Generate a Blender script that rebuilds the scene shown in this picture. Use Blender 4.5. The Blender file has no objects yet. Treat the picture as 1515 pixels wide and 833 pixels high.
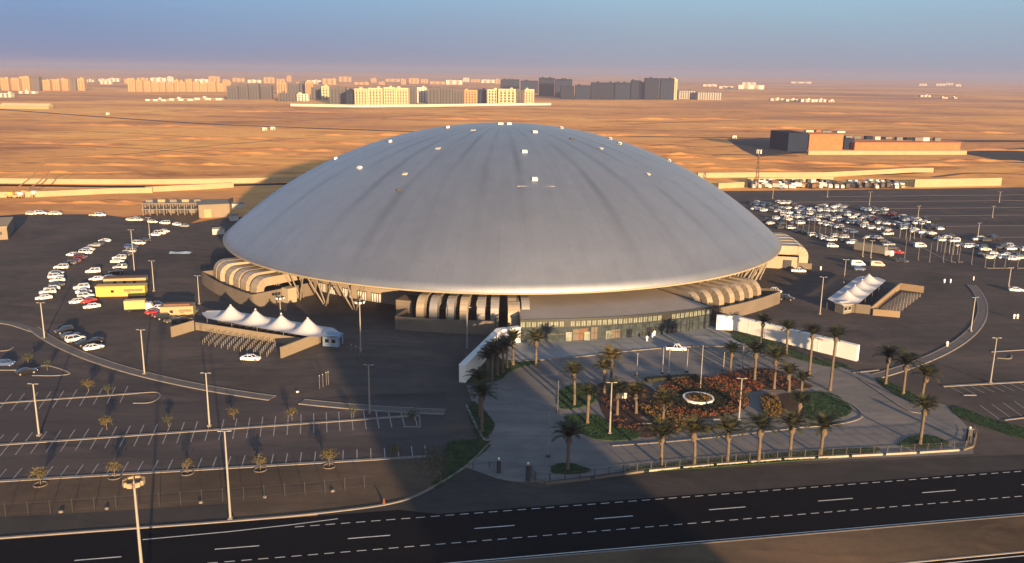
import bpy, math, random
from mathutils import Vector, Matrix, Euler
random.seed(7)
PI = math.pi
SC = bpy.context.scene
COL = SC.collection

# ------------------------------------------------------------------ camera
CAM_H = 69.6
F_PX, W_PX, H_PX = 1300.0, 1515.0, 833.0
TH, RO = math.radians(13.389), math.radians(0.764)
FWD = Vector((0, math.cos(TH), -math.sin(TH)))
_U = Vector((0, math.sin(TH), math.cos(TH)))
_R = Vector((1, 0, 0))
RGT = _R * math.cos(RO) + _U * math.sin(RO)
UPV = -_R * math.sin(RO) + _U * math.cos(RO)
DOME = Vector((-3.7, 341.6, 0))
DOME_R, RIM_Z, SAG = 105.0, 10.0, 40.6
SUN_EL, SUN_AZ = math.radians(7.6), math.radians(20.5)      # azimuth: light travels to the left of straight ahead
SUN_TO = Vector((math.sin(SUN_AZ) * math.cos(SUN_EL), -math.cos(SUN_AZ) * math.cos(SUN_EL), math.sin(SUN_EL)))


def G(x, y, z=0.0):
    """surveyed plan position (metres) of a spot seen in the photograph, at height z"""
    d = FWD * F_PX + RGT * (x - W_PX / 2) - UPV * (y - H_PX / 2)
    t = (CAM_H - z) / -d.z
    return Vector((d.x * t, d.y * t, z))


def ppm(p):
    """pixels per metre at a place"""
    return F_PX / (Vector(p) - Vector((0, 0, CAM_H))).dot(FWD)


cam_d = bpy.data.cameras.new('camera')
cam = bpy.data.objects.new('camera', cam_d)
COL.objects.link(cam)
M = Matrix((RGT, UPV, -FWD)).transposed().to_4x4()
M.translation = Vector((0, 0, CAM_H))
cam.matrix_world = M
cam_d.sensor_width = 36.0
cam_d.lens = 36.0 * F_PX / W_PX
cam_d.clip_start, cam_d.clip_end = 1.0, 80000.0
SC.camera = cam

# ------------------------------------------------------------------ materials
def nodes_of(name):
    m = bpy.data.materials.new(name)
    m.use_nodes = True
    nt = m.node_tree
    return m, nt, nt.nodes['Principled BSDF']


def lnk(nt, a, b):
    nt.links.new(a, b)


def noise(nt, scale, detail=4, vec=None, rough=0.55, dist=0.0):
    n = nt.nodes.new('ShaderNodeTexNoise')
    n.inputs['Scale'].default_value = scale
    n.inputs['Detail'].default_value = detail
    n.inputs['Roughness'].default_value = rough
    n.inputs['Distortion'].default_value = dist
    if vec is not None:
        lnk(nt, vec, n.inputs['Vector'])
    return n.outputs['Fac']


def ramp(nt, fac, stops):
    r = nt.nodes.new('ShaderNodeValToRGB')
    while len(r.color_ramp.elements) < len(stops):
        r.color_ramp.elements.new(0.5)
    for e, (p, c) in zip(r.color_ramp.elements, stops):
        e.position = p
        e.color = (*c, 1) if len(c) == 3 else c
    lnk(nt, fac, r.inputs['Fac'])
    return r.outputs['Color']


def mixc(nt, fac, a, b, mode='MIX'):
    n = nt.nodes.new('ShaderNodeMix')
    n.data_type = 'RGBA'
    n.blend_type = mode
    for s, v in ((n.inputs[0], fac), (n.inputs[6], a), (n.inputs[7], b)):
        if hasattr(v, 'is_output'):
            lnk(nt, v, s)
        elif isinstance(v, (int, float)):
            s.default_value = v
        else:
            s.default_value = (*v, 1)
    return n.outputs[2]


def obj_coord(nt, scale=(1, 1, 1)):
    t = nt.nodes.new('ShaderNodeTexCoord')
    mp = nt.nodes.new('ShaderNodeMapping')
    mp.inputs['Scale'].default_value = scale
    lnk(nt, t.outputs['Object'], mp.inputs['Vector'])
    return mp.outputs['Vector']


def math_n(nt, op, a, b=None, c=None):
    n = nt.nodes.new('ShaderNodeMath')
    n.operation = op
    for i, v in enumerate((a, b, c)):
        if v is None:
            continue
        if hasattr(v, 'is_output'):
            lnk(nt, v, n.inputs[i])
        else:
            n.inputs[i].default_value = v
    return n.outputs[0]


def bump(nt, p, h, strength=0.3, dist=0.1):
    b = nt.nodes.new('ShaderNodeBump')
    b.inputs['Strength'].default_value = strength
    b.inputs['Distance'].default_value = dist
    lnk(nt, h, b.inputs['Height'])
    lnk(nt, b.outputs['Normal'], p.inputs['Normal'])


def mat(name, c, rough=0.8, var=0.18, scale=0.6, metal=0.0, spec=0.3, bmp=0.0, stretch=(1, 1, 1)):
    """procedural: two octaves of uneven tone over a base colour"""
    m, nt, p = nodes_of(name)
    v = obj_coord(nt, stretch)
    a = noise(nt, scale, 5, v)
    b = noise(nt, scale * 7.3, 3, v)
    f = math_n(nt, 'ADD', math_n(nt, 'MULTIPLY', a, 0.65), math_n(nt, 'MULTIPLY', b, 0.35))
    lo = tuple(x * (1 - var) for x in c)
    hi = tuple(min(1, x * (1 + var)) for x in c)
    lnk(nt, ramp(nt, f, [(0.3, lo), (0.7, hi)]), p.inputs['Base Color'])
    p.inputs['Roughness'].default_value = rough
    p.inputs['Metallic'].default_value = metal
    p.inputs['Specular IOR Level'].default_value = spec
    if bmp:
        bump(nt, p, b, bmp, 0.05)
    return m


def mat_desert():
    m, nt, p = nodes_of('desert_sand')
    v = obj_coord(nt)
    vs = obj_coord(nt, (0.55, 1, 1))
    big = noise(nt, 0.0021, 6, vs, 0.6, 0.6)
    mid = noise(nt, 0.011, 6, obj_coord(nt, (0.55, 1, 1)), 0.62, 1.4)
    fine = noise(nt, 0.09, 5, v, 0.6)
    col = ramp(nt, big, [(0.30, (0.34, 0.155, 0.070)), (0.43, (0.54, 0.25, 0.085)), (0.55, (0.78, 0.38, 0.098)), (0.68, (0.86, 0.49, 0.14))])
    dark = ramp(nt, mid, [(0.32, (0.55, 0.49, 0.49)), (0.42, (0.84, 0.80, 0.79)), (0.50, (1, 1, 1)), (0.72, (1.0, 1.0, 0.98))])
    col = mixc(nt, 1.0, col, dark, 'MULTIPLY')
    st = noise(nt, 0.022, 6, obj_coord(nt, (0.5, 1, 1)), 0.68, 2.2)
    col = mixc(nt, 1.0, col, ramp(nt, st, [(0.32, (0.64, 0.60, 0.60)), (0.43, (0.90, 0.88, 0.88)), (0.52, (1, 1, 1))]), 'MULTIPLY')
    fv = ramp(nt, fine, [(0.3, (0.84, 0.84, 0.84)), (0.7, (1, 1, 1))])
    col = mixc(nt, 1.0, col, fv, 'MULTIPLY')
    lnk(nt, col, p.inputs['Base Color'])
    p.inputs['Roughness'].default_value = 0.95
    p.inputs['Specular IOR Level'].default_value = 0.1
    h = math_n(nt, 'ADD', math_n(nt, 'MULTIPLY', mid, 5.0), math_n(nt, 'MULTIPLY', fine, 0.5))
    bump(nt, p, h, 0.25, 1.0)
    return m


def mat_asphalt(name, c, patch=0.3, streak=(1, 1, 1), rough=0.9, warm=(1.0, 0.93, 0.88)):
    m, nt, p = nodes_of(name)
    v = obj_coord(nt, streak)
    a = noise(nt, 0.028, 6, v, 0.62, 0.5)
    b = noise(nt, 0.21, 5, v, 0.6)
    g = noise(nt, 2.6, 3, obj_coord(nt), 0.6)
    lo = tuple(x * (1 - patch) for x in c)
    hi = tuple(x * (1 + patch) * w for x, w in zip(c, warm))
    col = ramp(nt, a, [(0.3, lo), (0.5, c), (0.7, hi)])
    col = mixc(nt, 1.0, col, ramp(nt, b, [(0.3, (0.80, 0.80, 0.80)), (0.68, (1.0, 1.0, 1.0))]), 'MULTIPLY')
    col = mixc(nt, 1.0, col, ramp(nt, g, [(0.3, (0.88, 0.88, 0.88)), (0.7, (1, 1, 1))]), 'MULTIPLY')
    d1 = noise(nt, 0.045, 7, obj_coord(nt, (0.6, 1.3, 1)), 0.68, 1.2)
    dust = ramp(nt, d1, [(0.52, (0, 0, 0)), (0.72, (1, 1, 1))])
    dbw = nt.nodes.new('ShaderNodeRGBToBW'); lnk(nt, dust, dbw.inputs[0])
    tone = tuple(min(1, x * k_) for x, k_ in zip(c, (1.9, 1.65, 1.45)))
    col = mixc(nt, math_n(nt, 'MULTIPLY', dbw.outputs[0], 0.55), col, tone)
    wv = nt.nodes.new('ShaderNodeTexWave'); wv.wave_type = 'RINGS'; wv.inputs['Scale'].default_value = 0.055
    wv.inputs['Distortion'].default_value = 9.0; wv.inputs['Detail'].default_value = 3.0; wv.inputs['Detail Scale'].default_value = 0.6
    lnk(nt, obj_coord(nt), wv.inputs['Vector'])
    col = mixc(nt, 1.0, col, ramp(nt, wv.outputs['Fac'], [(0.0, (0.90, 0.90, 0.91)), (0.10, (0.97, 0.97, 0.97)), (0.25, (1, 1, 1))]), 'MULTIPLY')
    lnk(nt, col, p.inputs['Base Color'])
    p.inputs['Roughness'].default_value = rough
    p.inputs['Specular IOR Level'].default_value = 0.06
    return m


def mat_dome():
    m, nt, p = nodes_of('roof_membrane')
    t = nt.nodes.new('ShaderNodeTexCoord')
    s = nt.nodes.new('ShaderNodeSeparateXYZ')
    lnk(nt, t.outputs['Object'], s.inputs[0])
    x, y = s.outputs[0], s.outputs[1]
    ang = math_n(nt, 'ARCTAN2', x, math_n(nt, 'MULTIPLY', y, -1.0))
    rad = math_n(nt, 'SQRT', math_n(nt, 'ADD', math_n(nt, 'MULTIPLY', x, x), math_n(nt, 'MULTIPLY', y, y)))
    deg = math_n(nt, 'MULTIPLY', ang, 180 / PI)
    # the dusty runs below the 36 radial joints, each wandering a little
    cv = nt.nodes.new('ShaderNodeCombineXYZ')
    lnk(nt, math_n(nt, 'MULTIPLY', deg, 0.06), cv.inputs[0])
    lnk(nt, math_n(nt, 'MULTIPLY', rad, 0.035), cv.inputs[1])
    wob = noise(nt, 1.0, 4, cv.outputs[0])
    dw = math_n(nt, 'ADD', deg, math_n(nt, 'MULTIPLY', math_n(nt, 'SUBTRACT', wob, 0.5), 2.4))
    k = math_n(nt, 'PINGPONG', math_n(nt, 'ADD', dw, 365.0), 5.0)
    run = ramp(nt, math_n(nt, 'DIVIDE', k, 5.0), [(0.0, (0.64, 0.65, 0.67)), (0.16, (0.78, 0.78, 0.80)), (0.38, (1, 1, 1)), (1.0, (1, 1, 1))])
    cv2 = nt.nodes.new('ShaderNodeCombineXYZ')
    lnk(nt, math_n(nt, 'MULTIPLY', deg, 0.09), cv2.inputs[0])
    lnk(nt, math_n(nt, 'MULTIPLY', rad, 0.02), cv2.inputs[1])
    amt = ramp(nt, noise(nt, 1.0, 3, cv2.outputs[0]), [(0.40, (0, 0, 0)), (0.62, (1, 1, 1))])
    amt2 = ramp(nt, math_n(nt, 'DIVIDE', rad, 105.0), [(0.08, (0.05, 0.05, 0.05)), (0.25, (1, 1, 1)), (0.62, (0.8, 0.8, 0.8)), (0.97, (0.2, 0.2, 0.2))])
    bw = nt.nodes.new('ShaderNodeRGBToBW')
    lnk(nt, mixc(nt, 1.0, amt, amt2, 'MULTIPLY'), bw.inputs[0])
    # fine panel seams
    k2 = math_n(nt, 'PINGPONG', math_n(nt, 'ADD', deg, 360.0), 1.25)
    wmm = math_n(nt, 'MULTIPLY', k2, math_n(nt, 'MULTIPLY', rad, PI / 180))
    seam = ramp(nt, wmm, [(0.0, (0.90, 0.90, 0.905)), (0.10, (1, 1, 1))])
    k3 = math_n(nt, 'PINGPONG', rad, 7.0)
    seam2 = ramp(nt, k3, [(0.0, (0.965, 0.965, 0.965)), (0.09, (1, 1, 1))])
    # broad soiling, a paler lower course, and a rim toned down against sun glint
    soil = ramp(nt, noise(nt, 0.022, 6, t.outputs['Object'], 0.6), [(0.3, (0.86, 0.87, 0.88)), (0.7, (1, 1, 1))])
    base = ramp(nt, math_n(nt, 'DIVIDE', rad, 105.0), [(0.0, (0.275, 0.325, 0.365)), (0.55, (0.30, 0.338, 0.385)), (0.90, (0.315, 0.345, 0.39)), (0.915, (0.325, 0.353, 0.395)), (0.975, (0.31, 0.335, 0.375)), (1.0, (0.27, 0.29, 0.32))])
    cv3 = nt.nodes.new('ShaderNodeCombineXYZ')
    lnk(nt, math_n(nt, 'MULTIPLY', deg, 0.45), cv3.inputs[0])
    lnk(nt, math_n(nt, 'MULTIPLY', rad, 0.045), cv3.inputs[1])
    runs = ramp(nt, noise(nt, 1.0, 5, cv3.outputs[0], 0.62), [(0.34, (0.965, 0.965, 0.967)), (0.55, (1, 1, 1)), (0.8, (1.01, 1.01, 1.01))])
    cv4 = nt.nodes.new('ShaderNodeCombineXYZ')
    lnk(nt, math_n(nt, 'FLOOR', math_n(nt, 'MULTIPLY', math_n(nt, 'ADD', deg, 360.0), 0.4)), cv4.inputs[0])
    lnk(nt, math_n(nt, 'FLOOR', math_n(nt, 'DIVIDE', rad, 14.0)), cv4.inputs[1])
    wn = nt.nodes.new('ShaderNodeTexWhiteNoise'); wn.noise_dimensions = '2D'
    lnk(nt, cv4.outputs[0], wn.inputs['Vector'])
    panel = ramp(nt, wn.outputs['Value'], [(0.0, (0.955, 0.955, 0.96)), (1.0, (1, 1, 1))])
    fine = mixc(nt, 1.0, mixc(nt, 1.0, runs, panel, 'MULTIPLY'), ramp(nt, noise(nt, 0.25, 5, t.outputs['Object'], 0.65), [(0.3, (0.92, 0.92, 0.92)), (0.7, (1, 1, 1))]), 'MULTIPLY')
    col = mixc(nt, 1.0, base, soil, 'MULTIPLY')
    col = mixc(nt, 1.0, col, fine, 'MULTIPLY')
    col = mixc(nt, 1.0, col, seam, 'MULTIPLY')
    col = mixc(nt, 1.0, col, seam2, 'MULTIPLY')
    col = mixc(nt, bw.outputs[0], col, mixc(nt, 1.0, col, run, 'MULTIPLY'))
    lnk(nt, col, p.inputs['Base Color'])
    p.inputs['Metallic'].default_value = 0.9
    p.inputs['Roughness'].default_value = 0.55
    p.inputs['Specular IOR Level'].default_value = 0.1
    bump(nt, p, noise(nt, 0.12, 4, t.outputs['Object']), 0.12, 0.6)
    return m


def mat_leaf(name, a, b, scale=1.2):
    m, nt, p = nodes_of(name)
    f = noise(nt, scale, 3, obj_coord(nt))
    lnk(nt, ramp(nt, f, [(0.35, a), (0.65, b)]), p.inputs['Base Color'])
    p.inputs['Roughness'].default_value = 0.75
    p.inputs['Specular IOR Level'].default_value = 0.2
    return m


def mat_glass(name, c=(0.03, 0.04, 0.045), rough=0.12):
    m, nt, p = nodes_of(name)
    f = noise(nt, 0.8, 3, obj_coord(nt))
    lnk(nt, ramp(nt, f, [(0.35, tuple(x * 0.7 for x in c)), (0.65, tuple(x * 1.3 for x in c))]), p.inputs['Base Color'])
    p.inputs['Roughness'].default_value = rough
    p.inputs['Specular IOR Level'].default_value = 0.6
    return m


MT = {
    'desert': mat_desert(),
    'yard': mat_asphalt('yard_asphalt', (0.071, 0.062, 0.058), 0.28),
    'lot': mat_asphalt('worn_lot_asphalt', (0.066, 0.058, 0.059), 0.3, (0.15, 1, 1)),
    'road': mat_asphalt('new_road_asphalt', (0.0042, 0.0040, 0.0050), 0.25, (0.2, 1, 1), 0.8),
    'oldroad': mat_asphalt('service_road_asphalt', (0.046, 0.043, 0.042), 0.25),
    'pave': mat_asphalt('forecourt_paving', (0.158, 0.152, 0.150), 0.16),
    'apron': mat_asphalt('entrance_apron_paving', (0.21, 0.225, 0.24), 0.14),
    'soil': mat_asphalt('verge_soil', (0.083, 0.062, 0.045), 0.35),
    'sandverge': mat_asphalt('verge_sand', (0.12, 0.083, 0.052), 0.4),
    'kerb': mat('kerb_concrete', (0.155, 0.14, 0.128), 0.9, 0.25, 0.5),
    'lotkerb': mat('dull_kerb_concrete', (0.068, 0.060, 0.062), 0.9, 0.3, 0.4),
    'walk': mat('walk_concrete', (0.080, 0.072, 0.068), 0.9, 0.2, 0.3),
    'line': mat('line_paint', (0.24, 0.23, 0.22), 0.7, 0.35, 1.5),
    'roadline': mat('road_line_paint', (0.5, 0.49, 0.47), 0.6, 0.25, 1.5),
    'desertdark': mat_asphalt('packed_track_sand', (0.20, 0.105, 0.055), 0.4),
    'grass': mat_leaf('lawn_green', (0.010, 0.027, 0.008), (0.021, 0.045, 0.013), 0.5),
    'bed': mat_asphalt('planting_bed_soil', (0.062, 0.042, 0.033), 0.35),
    'dome': mat_dome(),
    'fascia': mat('cream_fascia', (0.24, 0.205, 0.15), 0.6, 0.1, 0.2),
    'drum': mat('drum_wall_render', (0.20, 0.165, 0.13), 0.85, 0.14, 0.15),
    'plinth': mat('plinth_wall_render', (0.10, 0.083, 0.067), 0.9, 0.2, 0.2),
    'strut': mat('strut_steel_paint', (0.16, 0.14, 0.115), 0.55, 0.12, 0.6),
    'duct': mat('duct_cladding', (0.26, 0.215, 0.16), 0.5, 0.14, 0.4, 0.25),
    'ductpale': mat('pale_duct_cladding', (0.20, 0.20, 0.20), 0.4, 0.2, 0.4, 0.4),
    'dark': mat('dark_metal', (0.028, 0.028, 0.032), 0.6, 0.3, 1.0),
    'hallroof': mat('hall_roof_membrane', (0.25, 0.215, 0.185), 0.9, 0.12, 0.12),
    'glass': mat_glass('tinted_glass'),
    'bandglass': mat_glass('pale_band_glass', (0.125, 0.145, 0.125), 0.3),
    'carglass': mat_glass('car_glass', (0.012, 0.014, 0.018), 0.08),
    'frame': mat('frame_aluminium', (0.028, 0.031, 0.031), 0.45, 0.15, 1.0, 0.5),
    'whitewall': mat('white_render', (0.56, 0.55, 0.54), 0.8, 0.07, 0.25),
    'beige': mat('beige_render', (0.16, 0.118, 0.078), 0.88, 0.12, 0.2),
    'beigepale': mat('pale_beige_render', (0.150, 0.122, 0.088), 0.88, 0.12, 0.1),
    'brick': mat('raw_brick', (0.27, 0.105, 0.042), 0.9, 0.25, 0.3),
    'concrete': mat('raw_concrete', (0.125, 0.115, 0.105), 0.9, 0.2, 0.3),
    'tent': mat('tent_fabric', (0.36, 0.365, 0.39), 0.7, 0.08, 0.4),
    'blue': mat('blue_grey_panel', (0.17, 0.235, 0.33), 0.6, 0.1, 0.5),
    'rail': mat('galvanised_rail', (0.26, 0.235, 0.20), 0.5, 0.15, 1.0, 0.3),
    'pole': mat('galvanised_pole', (0.22, 0.21, 0.195), 0.5, 0.12, 0.4, 0.2),
    'poledark': mat('dull_pole', (0.11, 0.108, 0.105), 0.6, 0.12, 0.4, 0.2),
    'white': mat('white_paint', (0.52, 0.515, 0.50), 0.45, 0.05, 0.8),
    'lamp': mat('lamp_lens', (0.66, 0.66, 0.64), 0.25, 0.1, 2.0),
    'yellow': mat('yellow_panel', (0.42, 0.27, 0.06), 0.6, 0.1, 0.4),
    'tan': mat('tan_panel', (0.27, 0.195, 0.108), 0.7, 0.14, 0.4),
    'brown': mat('brown_panel', (0.11, 0.06, 0.036), 0.8, 0.2, 0.5),
    'trunk': mat('palm_trunk_bark', (0.085, 0.065, 0.046), 0.95, 0.3, 3.0, bmp=0.4),
    'bark': mat('tree_bark', (0.10, 0.075, 0.05), 0.95, 0.3, 3.0),
    'palm': mat_leaf('palm_frond_green', (0.022, 0.026, 0.010), (0.052, 0.048, 0.018)),
    'palmgold': mat_leaf('palm_frond_gold', (0.055, 0.046, 0.014), (0.12, 0.09, 0.028)),
    'palmdark': mat_leaf('palm_frond_dark', (0.012, 0.017, 0.008), (0.030, 0.034, 0.014)),
    'treeyellow': mat_leaf('yellow_green_leaf', (0.045, 0.040, 0.012), (0.085, 0.066, 0.018)),
    'treedark': mat_leaf('dark_leaf', (0.02, 0.026, 0.014), (0.042, 0.046, 0.022)),
    'flower': mat_leaf('orange_flower', (0.085, 0.028, 0.012), (0.17, 0.058, 0.020), 0.7),
    'flowergold': mat_leaf('golden_shrub', (0.075, 0.045, 0.014), (0.13, 0.08, 0.024), 0.7),
    'flowerrust': mat_leaf('rust_shrub', (0.05, 0.022, 0.014), (0.095, 0.04, 0.022), 0.7),
    'hedge': mat_leaf('hedge_green', (0.007, 0.010, 0.005), (0.016, 0.018, 0.008), 0.8),
    'tyre': mat('tyre_rubber', (0.015, 0.015, 0.016), 0.9, 0.2, 3.0),
    'skin': mat('skin', (0.30, 0.17, 0.11), 0.6, 0.08, 4.0),
    'robe': mat('white_cotton', (0.78, 0.77, 0.74), 0.85, 0.05, 3.0),
    'hair': mat('black_hair', (0.012, 0.010, 0.010), 0.7, 0.2, 6.0),
    'tower': mat('hotel_render', (0.42, 0.38, 0.33), 0.85, 0.1, 0.1),
    'far_beige': mat('far_beige_block', (0.31, 0.205, 0.10), 0.95, 0.12, 0.03, 0.0, 0.03),
    'far_cream': mat('far_cream_block', (0.34, 0.315, 0.195), 0.95, 0.10, 0.03, 0.0, 0.03),
    'far_grey': mat('far_grey_block', (0.082, 0.078, 0.078), 0.95, 0.15, 0.03, 0.0, 0.03),
    'far_dark': mat('far_dark_block', (0.011, 0.017, 0.034), 0.95, 0.2, 0.03, 0.0, 0.03),
    'creamwall': mat('cream_wall_render', (0.27, 0.21, 0.13), 0.9, 0.12, 0.1),
    'lorrybox': mat('lorry_box_panel', (0.40, 0.265, 0.10), 0.6, 0.1, 0.5),
    'far_white': mat('far_white_block', (0.44, 0.40, 0.34), 0.95, 0.08, 0.03, 0.0, 0.03),
    'far_slatebay': mat('far_slate_window_strip', (0.035, 0.047, 0.075), 0.95, 0.3, 0.05, 0.0, 0.03),
    'far_recess': mat('far_window_strip', (0.03, 0.03, 0.03), 0.95, 0.2, 0.05, 0.0, 0.03),
    'far_recess_pale': mat('far_window_strip_pale', (0.13, 0.09, 0.055), 0.95, 0.2, 0.05, 0.0, 0.03),
    'tarp': mat('grey_tarpaulin', (0.30, 0.31, 0.31), 0.7, 0.15, 0.4),
}
CARP = {
    'white': mat('car_paint_white', (0.62, 0.62, 0.61), 0.28, 0.03, 0.6, 0.0, 0.5),
    'silver': mat('car_paint_silver', (0.42, 0.43, 0.45), 0.3, 0.05, 0.6, 0.5, 0.5),
    'grey': mat('car_paint_charcoal', (0.05, 0.053, 0.06), 0.28, 0.1, 0.6, 0.2, 0.5),
    'black': mat('car_paint_black', (0.012, 0.012, 0.014), 0.2, 0.1, 0.6, 0.0, 0.5),
    'red': mat('car_paint_red', (0.33, 0.022, 0.024), 0.28, 0.08, 0.6, 0.0, 0.5),
    'maroon': mat('car_paint_maroon', (0.085, 0.016, 0.020), 0.28, 0.1, 0.6, 0.0, 0.5),
    'blue': mat('car_paint_blue', (0.05, 0.085, 0.19), 0.28, 0.1, 0.6, 0.1, 0.5),
    'beige': mat('car_paint_beige', (0.45, 0.38, 0.28), 0.3, 0.05, 0.6, 0.2, 0.5),
}


# ------------------------------------------------------------------ mesh helpers
class MB:
    def __init__(self):
        self.v, self.f, self.m = [], [], []

    def add(self, verts, faces, mi=0):
        o = len(self.v)
        self.v += [tuple(p) for p in verts]
        self.f += [tuple(i + o for i in f) for f in faces]
        self.m += [mi] * len(faces)
        return self

    def box(self, c, s, rz=0.0, mi=0):
        cx, cy, cz = c
        a, b, h = s[0] / 2, s[1] / 2, s[2] / 2
        ca, sa = math.cos(rz), math.sin(rz)
        vs = []
        for z in (-h, h):
            for x, y in ((-a, -b), (a, -b), (a, b), (-a, b)):
                vs.append((cx + x * ca - y * sa, cy + x * sa + y * ca, cz + z))
        return self.add(vs, [(3, 2, 1, 0), (4, 5, 6, 7), (0, 1, 5, 4), (1, 2, 6, 5), (2, 3, 7, 6), (3, 0, 4, 7)], mi)

    def prism(self, poly, z0, z1, mi=0):
        n = len(poly)
        a = sum(poly[i][0] * poly[(i + 1) % n][1] - poly[(i + 1) % n][0] * poly[i][1] for i in range(n))
        if a < 0:
            poly = poly[::-1]
        vs = [(p[0], p[1], z0) for p in poly] + [(p[0], p[1], z1) for p in poly]
        fs = [tuple(range(n))[::-1], tuple(range(n, 2 * n))]
        fs += [(i, (i + 1) % n, n + (i + 1) % n, n + i) for i in range(n)]
        return self.add(vs, fs, mi)

    def sheet(self, poly, z, mi=0):
        n = len(poly)
        a = sum(poly[i][0] * poly[(i + 1) % n][1] - poly[(i + 1) % n][0] * poly[i][1] for i in range(n))
        if a < 0:
            poly = poly[::-1]
        return self.add([(p[0], p[1], z) for p in poly], [tuple(range(n))], mi)

    def tube(self, p0, p1, r0, r1=None, n=8, mi=0):
        r1 = r0 if r1 is None else r1
        return self.path([p0, p1], [r0, r1], n, mi)

    def path(self, pts, rs, n=8, mi=0):
        pts = [Vector(p) for p in pts]
        vs, fs = [], []
        for i, p in enumerate(pts):
            d = (pts[min(i + 1, len(pts) - 1)] - pts[max(i - 1, 0)]).normalized()
            a = d.cross(Vector((0, 0, 1)))
            if a.length < 1e-3:
                a = Vector((1, 0, 0))
            a.normalize()
            b = d.cross(a)
            for k in range(n):
                t = 2 * PI * k / n
                vs.append(p + (a * math.cos(t) + b * math.sin(t)) * rs[i])
        for i in range(len(pts) - 1):
            for k in range(n):
                fs.append((i * n + k, i * n + (k + 1) % n, (i + 1) * n + (k + 1) % n, (i + 1) * n + k))
        fs.append(tuple(range(n)))
        fs.append(tuple(range((len(pts) - 1) * n, len(pts) * n))[::-1])
        return self.add(vs, fs, mi)

    def loft(self, rings, mi=0, caps=True):
        n = len(rings[0])
        vs = [p for r in rings for p in r]
        fs = []
        for i in range(len(rings) - 1):
            for k in range(n):
                fs.append((i * n + k, i * n + (k + 1) % n, (i + 1) * n + (k + 1) % n, (i + 1) * n + k))
        if caps:
            fs.append(tuple(range(n))[::-1])
            fs.append(tuple(range((len(rings) - 1) * n, len(rings) * n)))
        return self.add(vs, fs, mi)

    def strip(self, pts, w, z0, z1, mi=0, closed=False):
        """a band of constant width along a plan polyline, as a solid"""
        L, R = offset_line(pts, w / 2), offset_line(pts, -w / 2)
        for i in range(len(pts) - 1):
            q = [L[i], L[i + 1], R[i + 1], R[i]]
            vs = [(p.x, p.y, z0) for p in q] + [(p.x, p.y, z1) for p in q]
            fs = [(4, 7, 6, 5), (0, 1, 5, 4), (2, 3, 7, 6)]
            if i == 0:
                fs.append((3, 0, 4, 7))
            if i == len(pts) - 2:
                fs.append((1, 2, 6, 5))
            self.add(vs, fs, mi)
        return self

    def ribbon(self, pts, w, z, mi=0):
        L, R = offset_line(pts, w / 2), offset_line(pts, -w / 2)
        for i in range(len(pts) - 1):
            self.add([(p.x, p.y, z) for p in (R[i], R[i + 1], L[i + 1], L[i])], [(0, 1, 2, 3)], mi)
        return self

    def mesh(self, name, mats, smooth=False):
        me = bpy.data.meshes.new(name)
        me.from_pydata(self.v, [], self.f)
        for m in (mats if isinstance(mats, (list, tuple)) else [mats]):
            me.materials.append(MT[m] if isinstance(m, str) else m)
        me.polygons.foreach_set('material_index', self.m)
        if smooth:
            me.polygons.foreach_set('use_smooth', [True] * len(self.f))
        me.update()
        return me

    def build(self, name, mats, parent=None, loc=(0, 0, 0), rz=0.0, smooth=False):
        return put(name, self.mesh(name, mats, smooth), parent, loc, rz)


def put(name, me, parent=None, loc=(0, 0, 0), rz=0.0):
    o = bpy.data.objects.new(name, me)
    COL.objects.link(o)
    o.location = loc
    o.rotation_euler = (0, 0, rz)
    o.parent = parent
    return o


def offset_line(pts, d):
    pts = [Vector((p[0], p[1], 0)) for p in pts]
    out = []
    for i, p in enumerate(pts):
        a = (pts[i] - pts[i - 1]).normalized() if i > 0 else None
        b = (pts[i + 1] - pts[i]).normalized() if i < len(pts) - 1 else None
        t = (a or b) if not (a and b) else (a + b).normalized()
        nn = Vector((-t.y, t.x, 0))
        k = 1.0
        if a and b:
            k = 1 / max(0.4, nn.dot(Vector((-a.y, a.x, 0))))
        out.append(p + nn * d * k)
    return out


def smooth_line(pts, n=8):
    """Catmull-Rom through plan points"""
    P = [Vector(p) for p in pts]
    P = [P[0] * 2 - P[1]] + P + [P[-1] * 2 - P[-2]]
    out = []
    for i in range(1, len(P) - 2):
        for k in range(n):
            t = k / n
            a, b, c, d = P[i - 1], P[i], P[i + 1], P[i + 2]
            out.append(0.5 * ((2 * b) + (c - a) * t + (2 * a - 5 * b + 4 * c - d) * t * t + (3 * b - a - 3 * c + d) * t ** 3))
    out.append(P[-2])
    return out


def smooth_loop(pts, n=6):
    P = [Vector(p) for p in pts]
    N = len(P)
    out = []
    for i in range(N):
        a, b, c, d = P[i - 1], P[i], P[(i + 1) % N], P[(i + 2) % N]
        for k in range(n):
            t = k / n
            out.append(0.5 * ((2 * b) + (c - a) * t + (2 * a - 5 * b + 4 * c - d) * t * t + (3 * b - a - 3 * c + d) * t ** 3))
    return out


def gp(*pts):
    return [G(*p) for p in pts]


def tag(o, label=None, cat=None, group=None, kind=None):
    if label:
        o['label'] = label
    if cat:
        o['category'] = cat
    if group:
        o['group'] = group
    if kind:
        o['kind'] = kind
    return o


def thing(name, loc, label, cat, group=None, rz=0.0):
    o = bpy.data.objects.new(name, None)
    COL.objects.link(o)
    o.empty_display_size = 0.5
    o.location = loc
    o.rotation_euler = (0, 0, rz)
    return tag(o, label, cat, group)


def copy_tree(o, parent=None):
    c = o.copy()
    COL.objects.link(c)
    c.parent = parent
    for ch in KIDS.get(o.name, ()):
        copy_tree(ch, c)
    return c


KIDS = {}


def index_kids():
    KIDS.clear()
    for o in COL.objects:
        if o.parent is not None:
            KIDS.setdefault(o.parent.name, []).append(o)


def struct(name, mb, m, z=0, kind='structure'):
    o = mb.build(name, m)
    o['kind'] = kind
    return o


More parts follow.
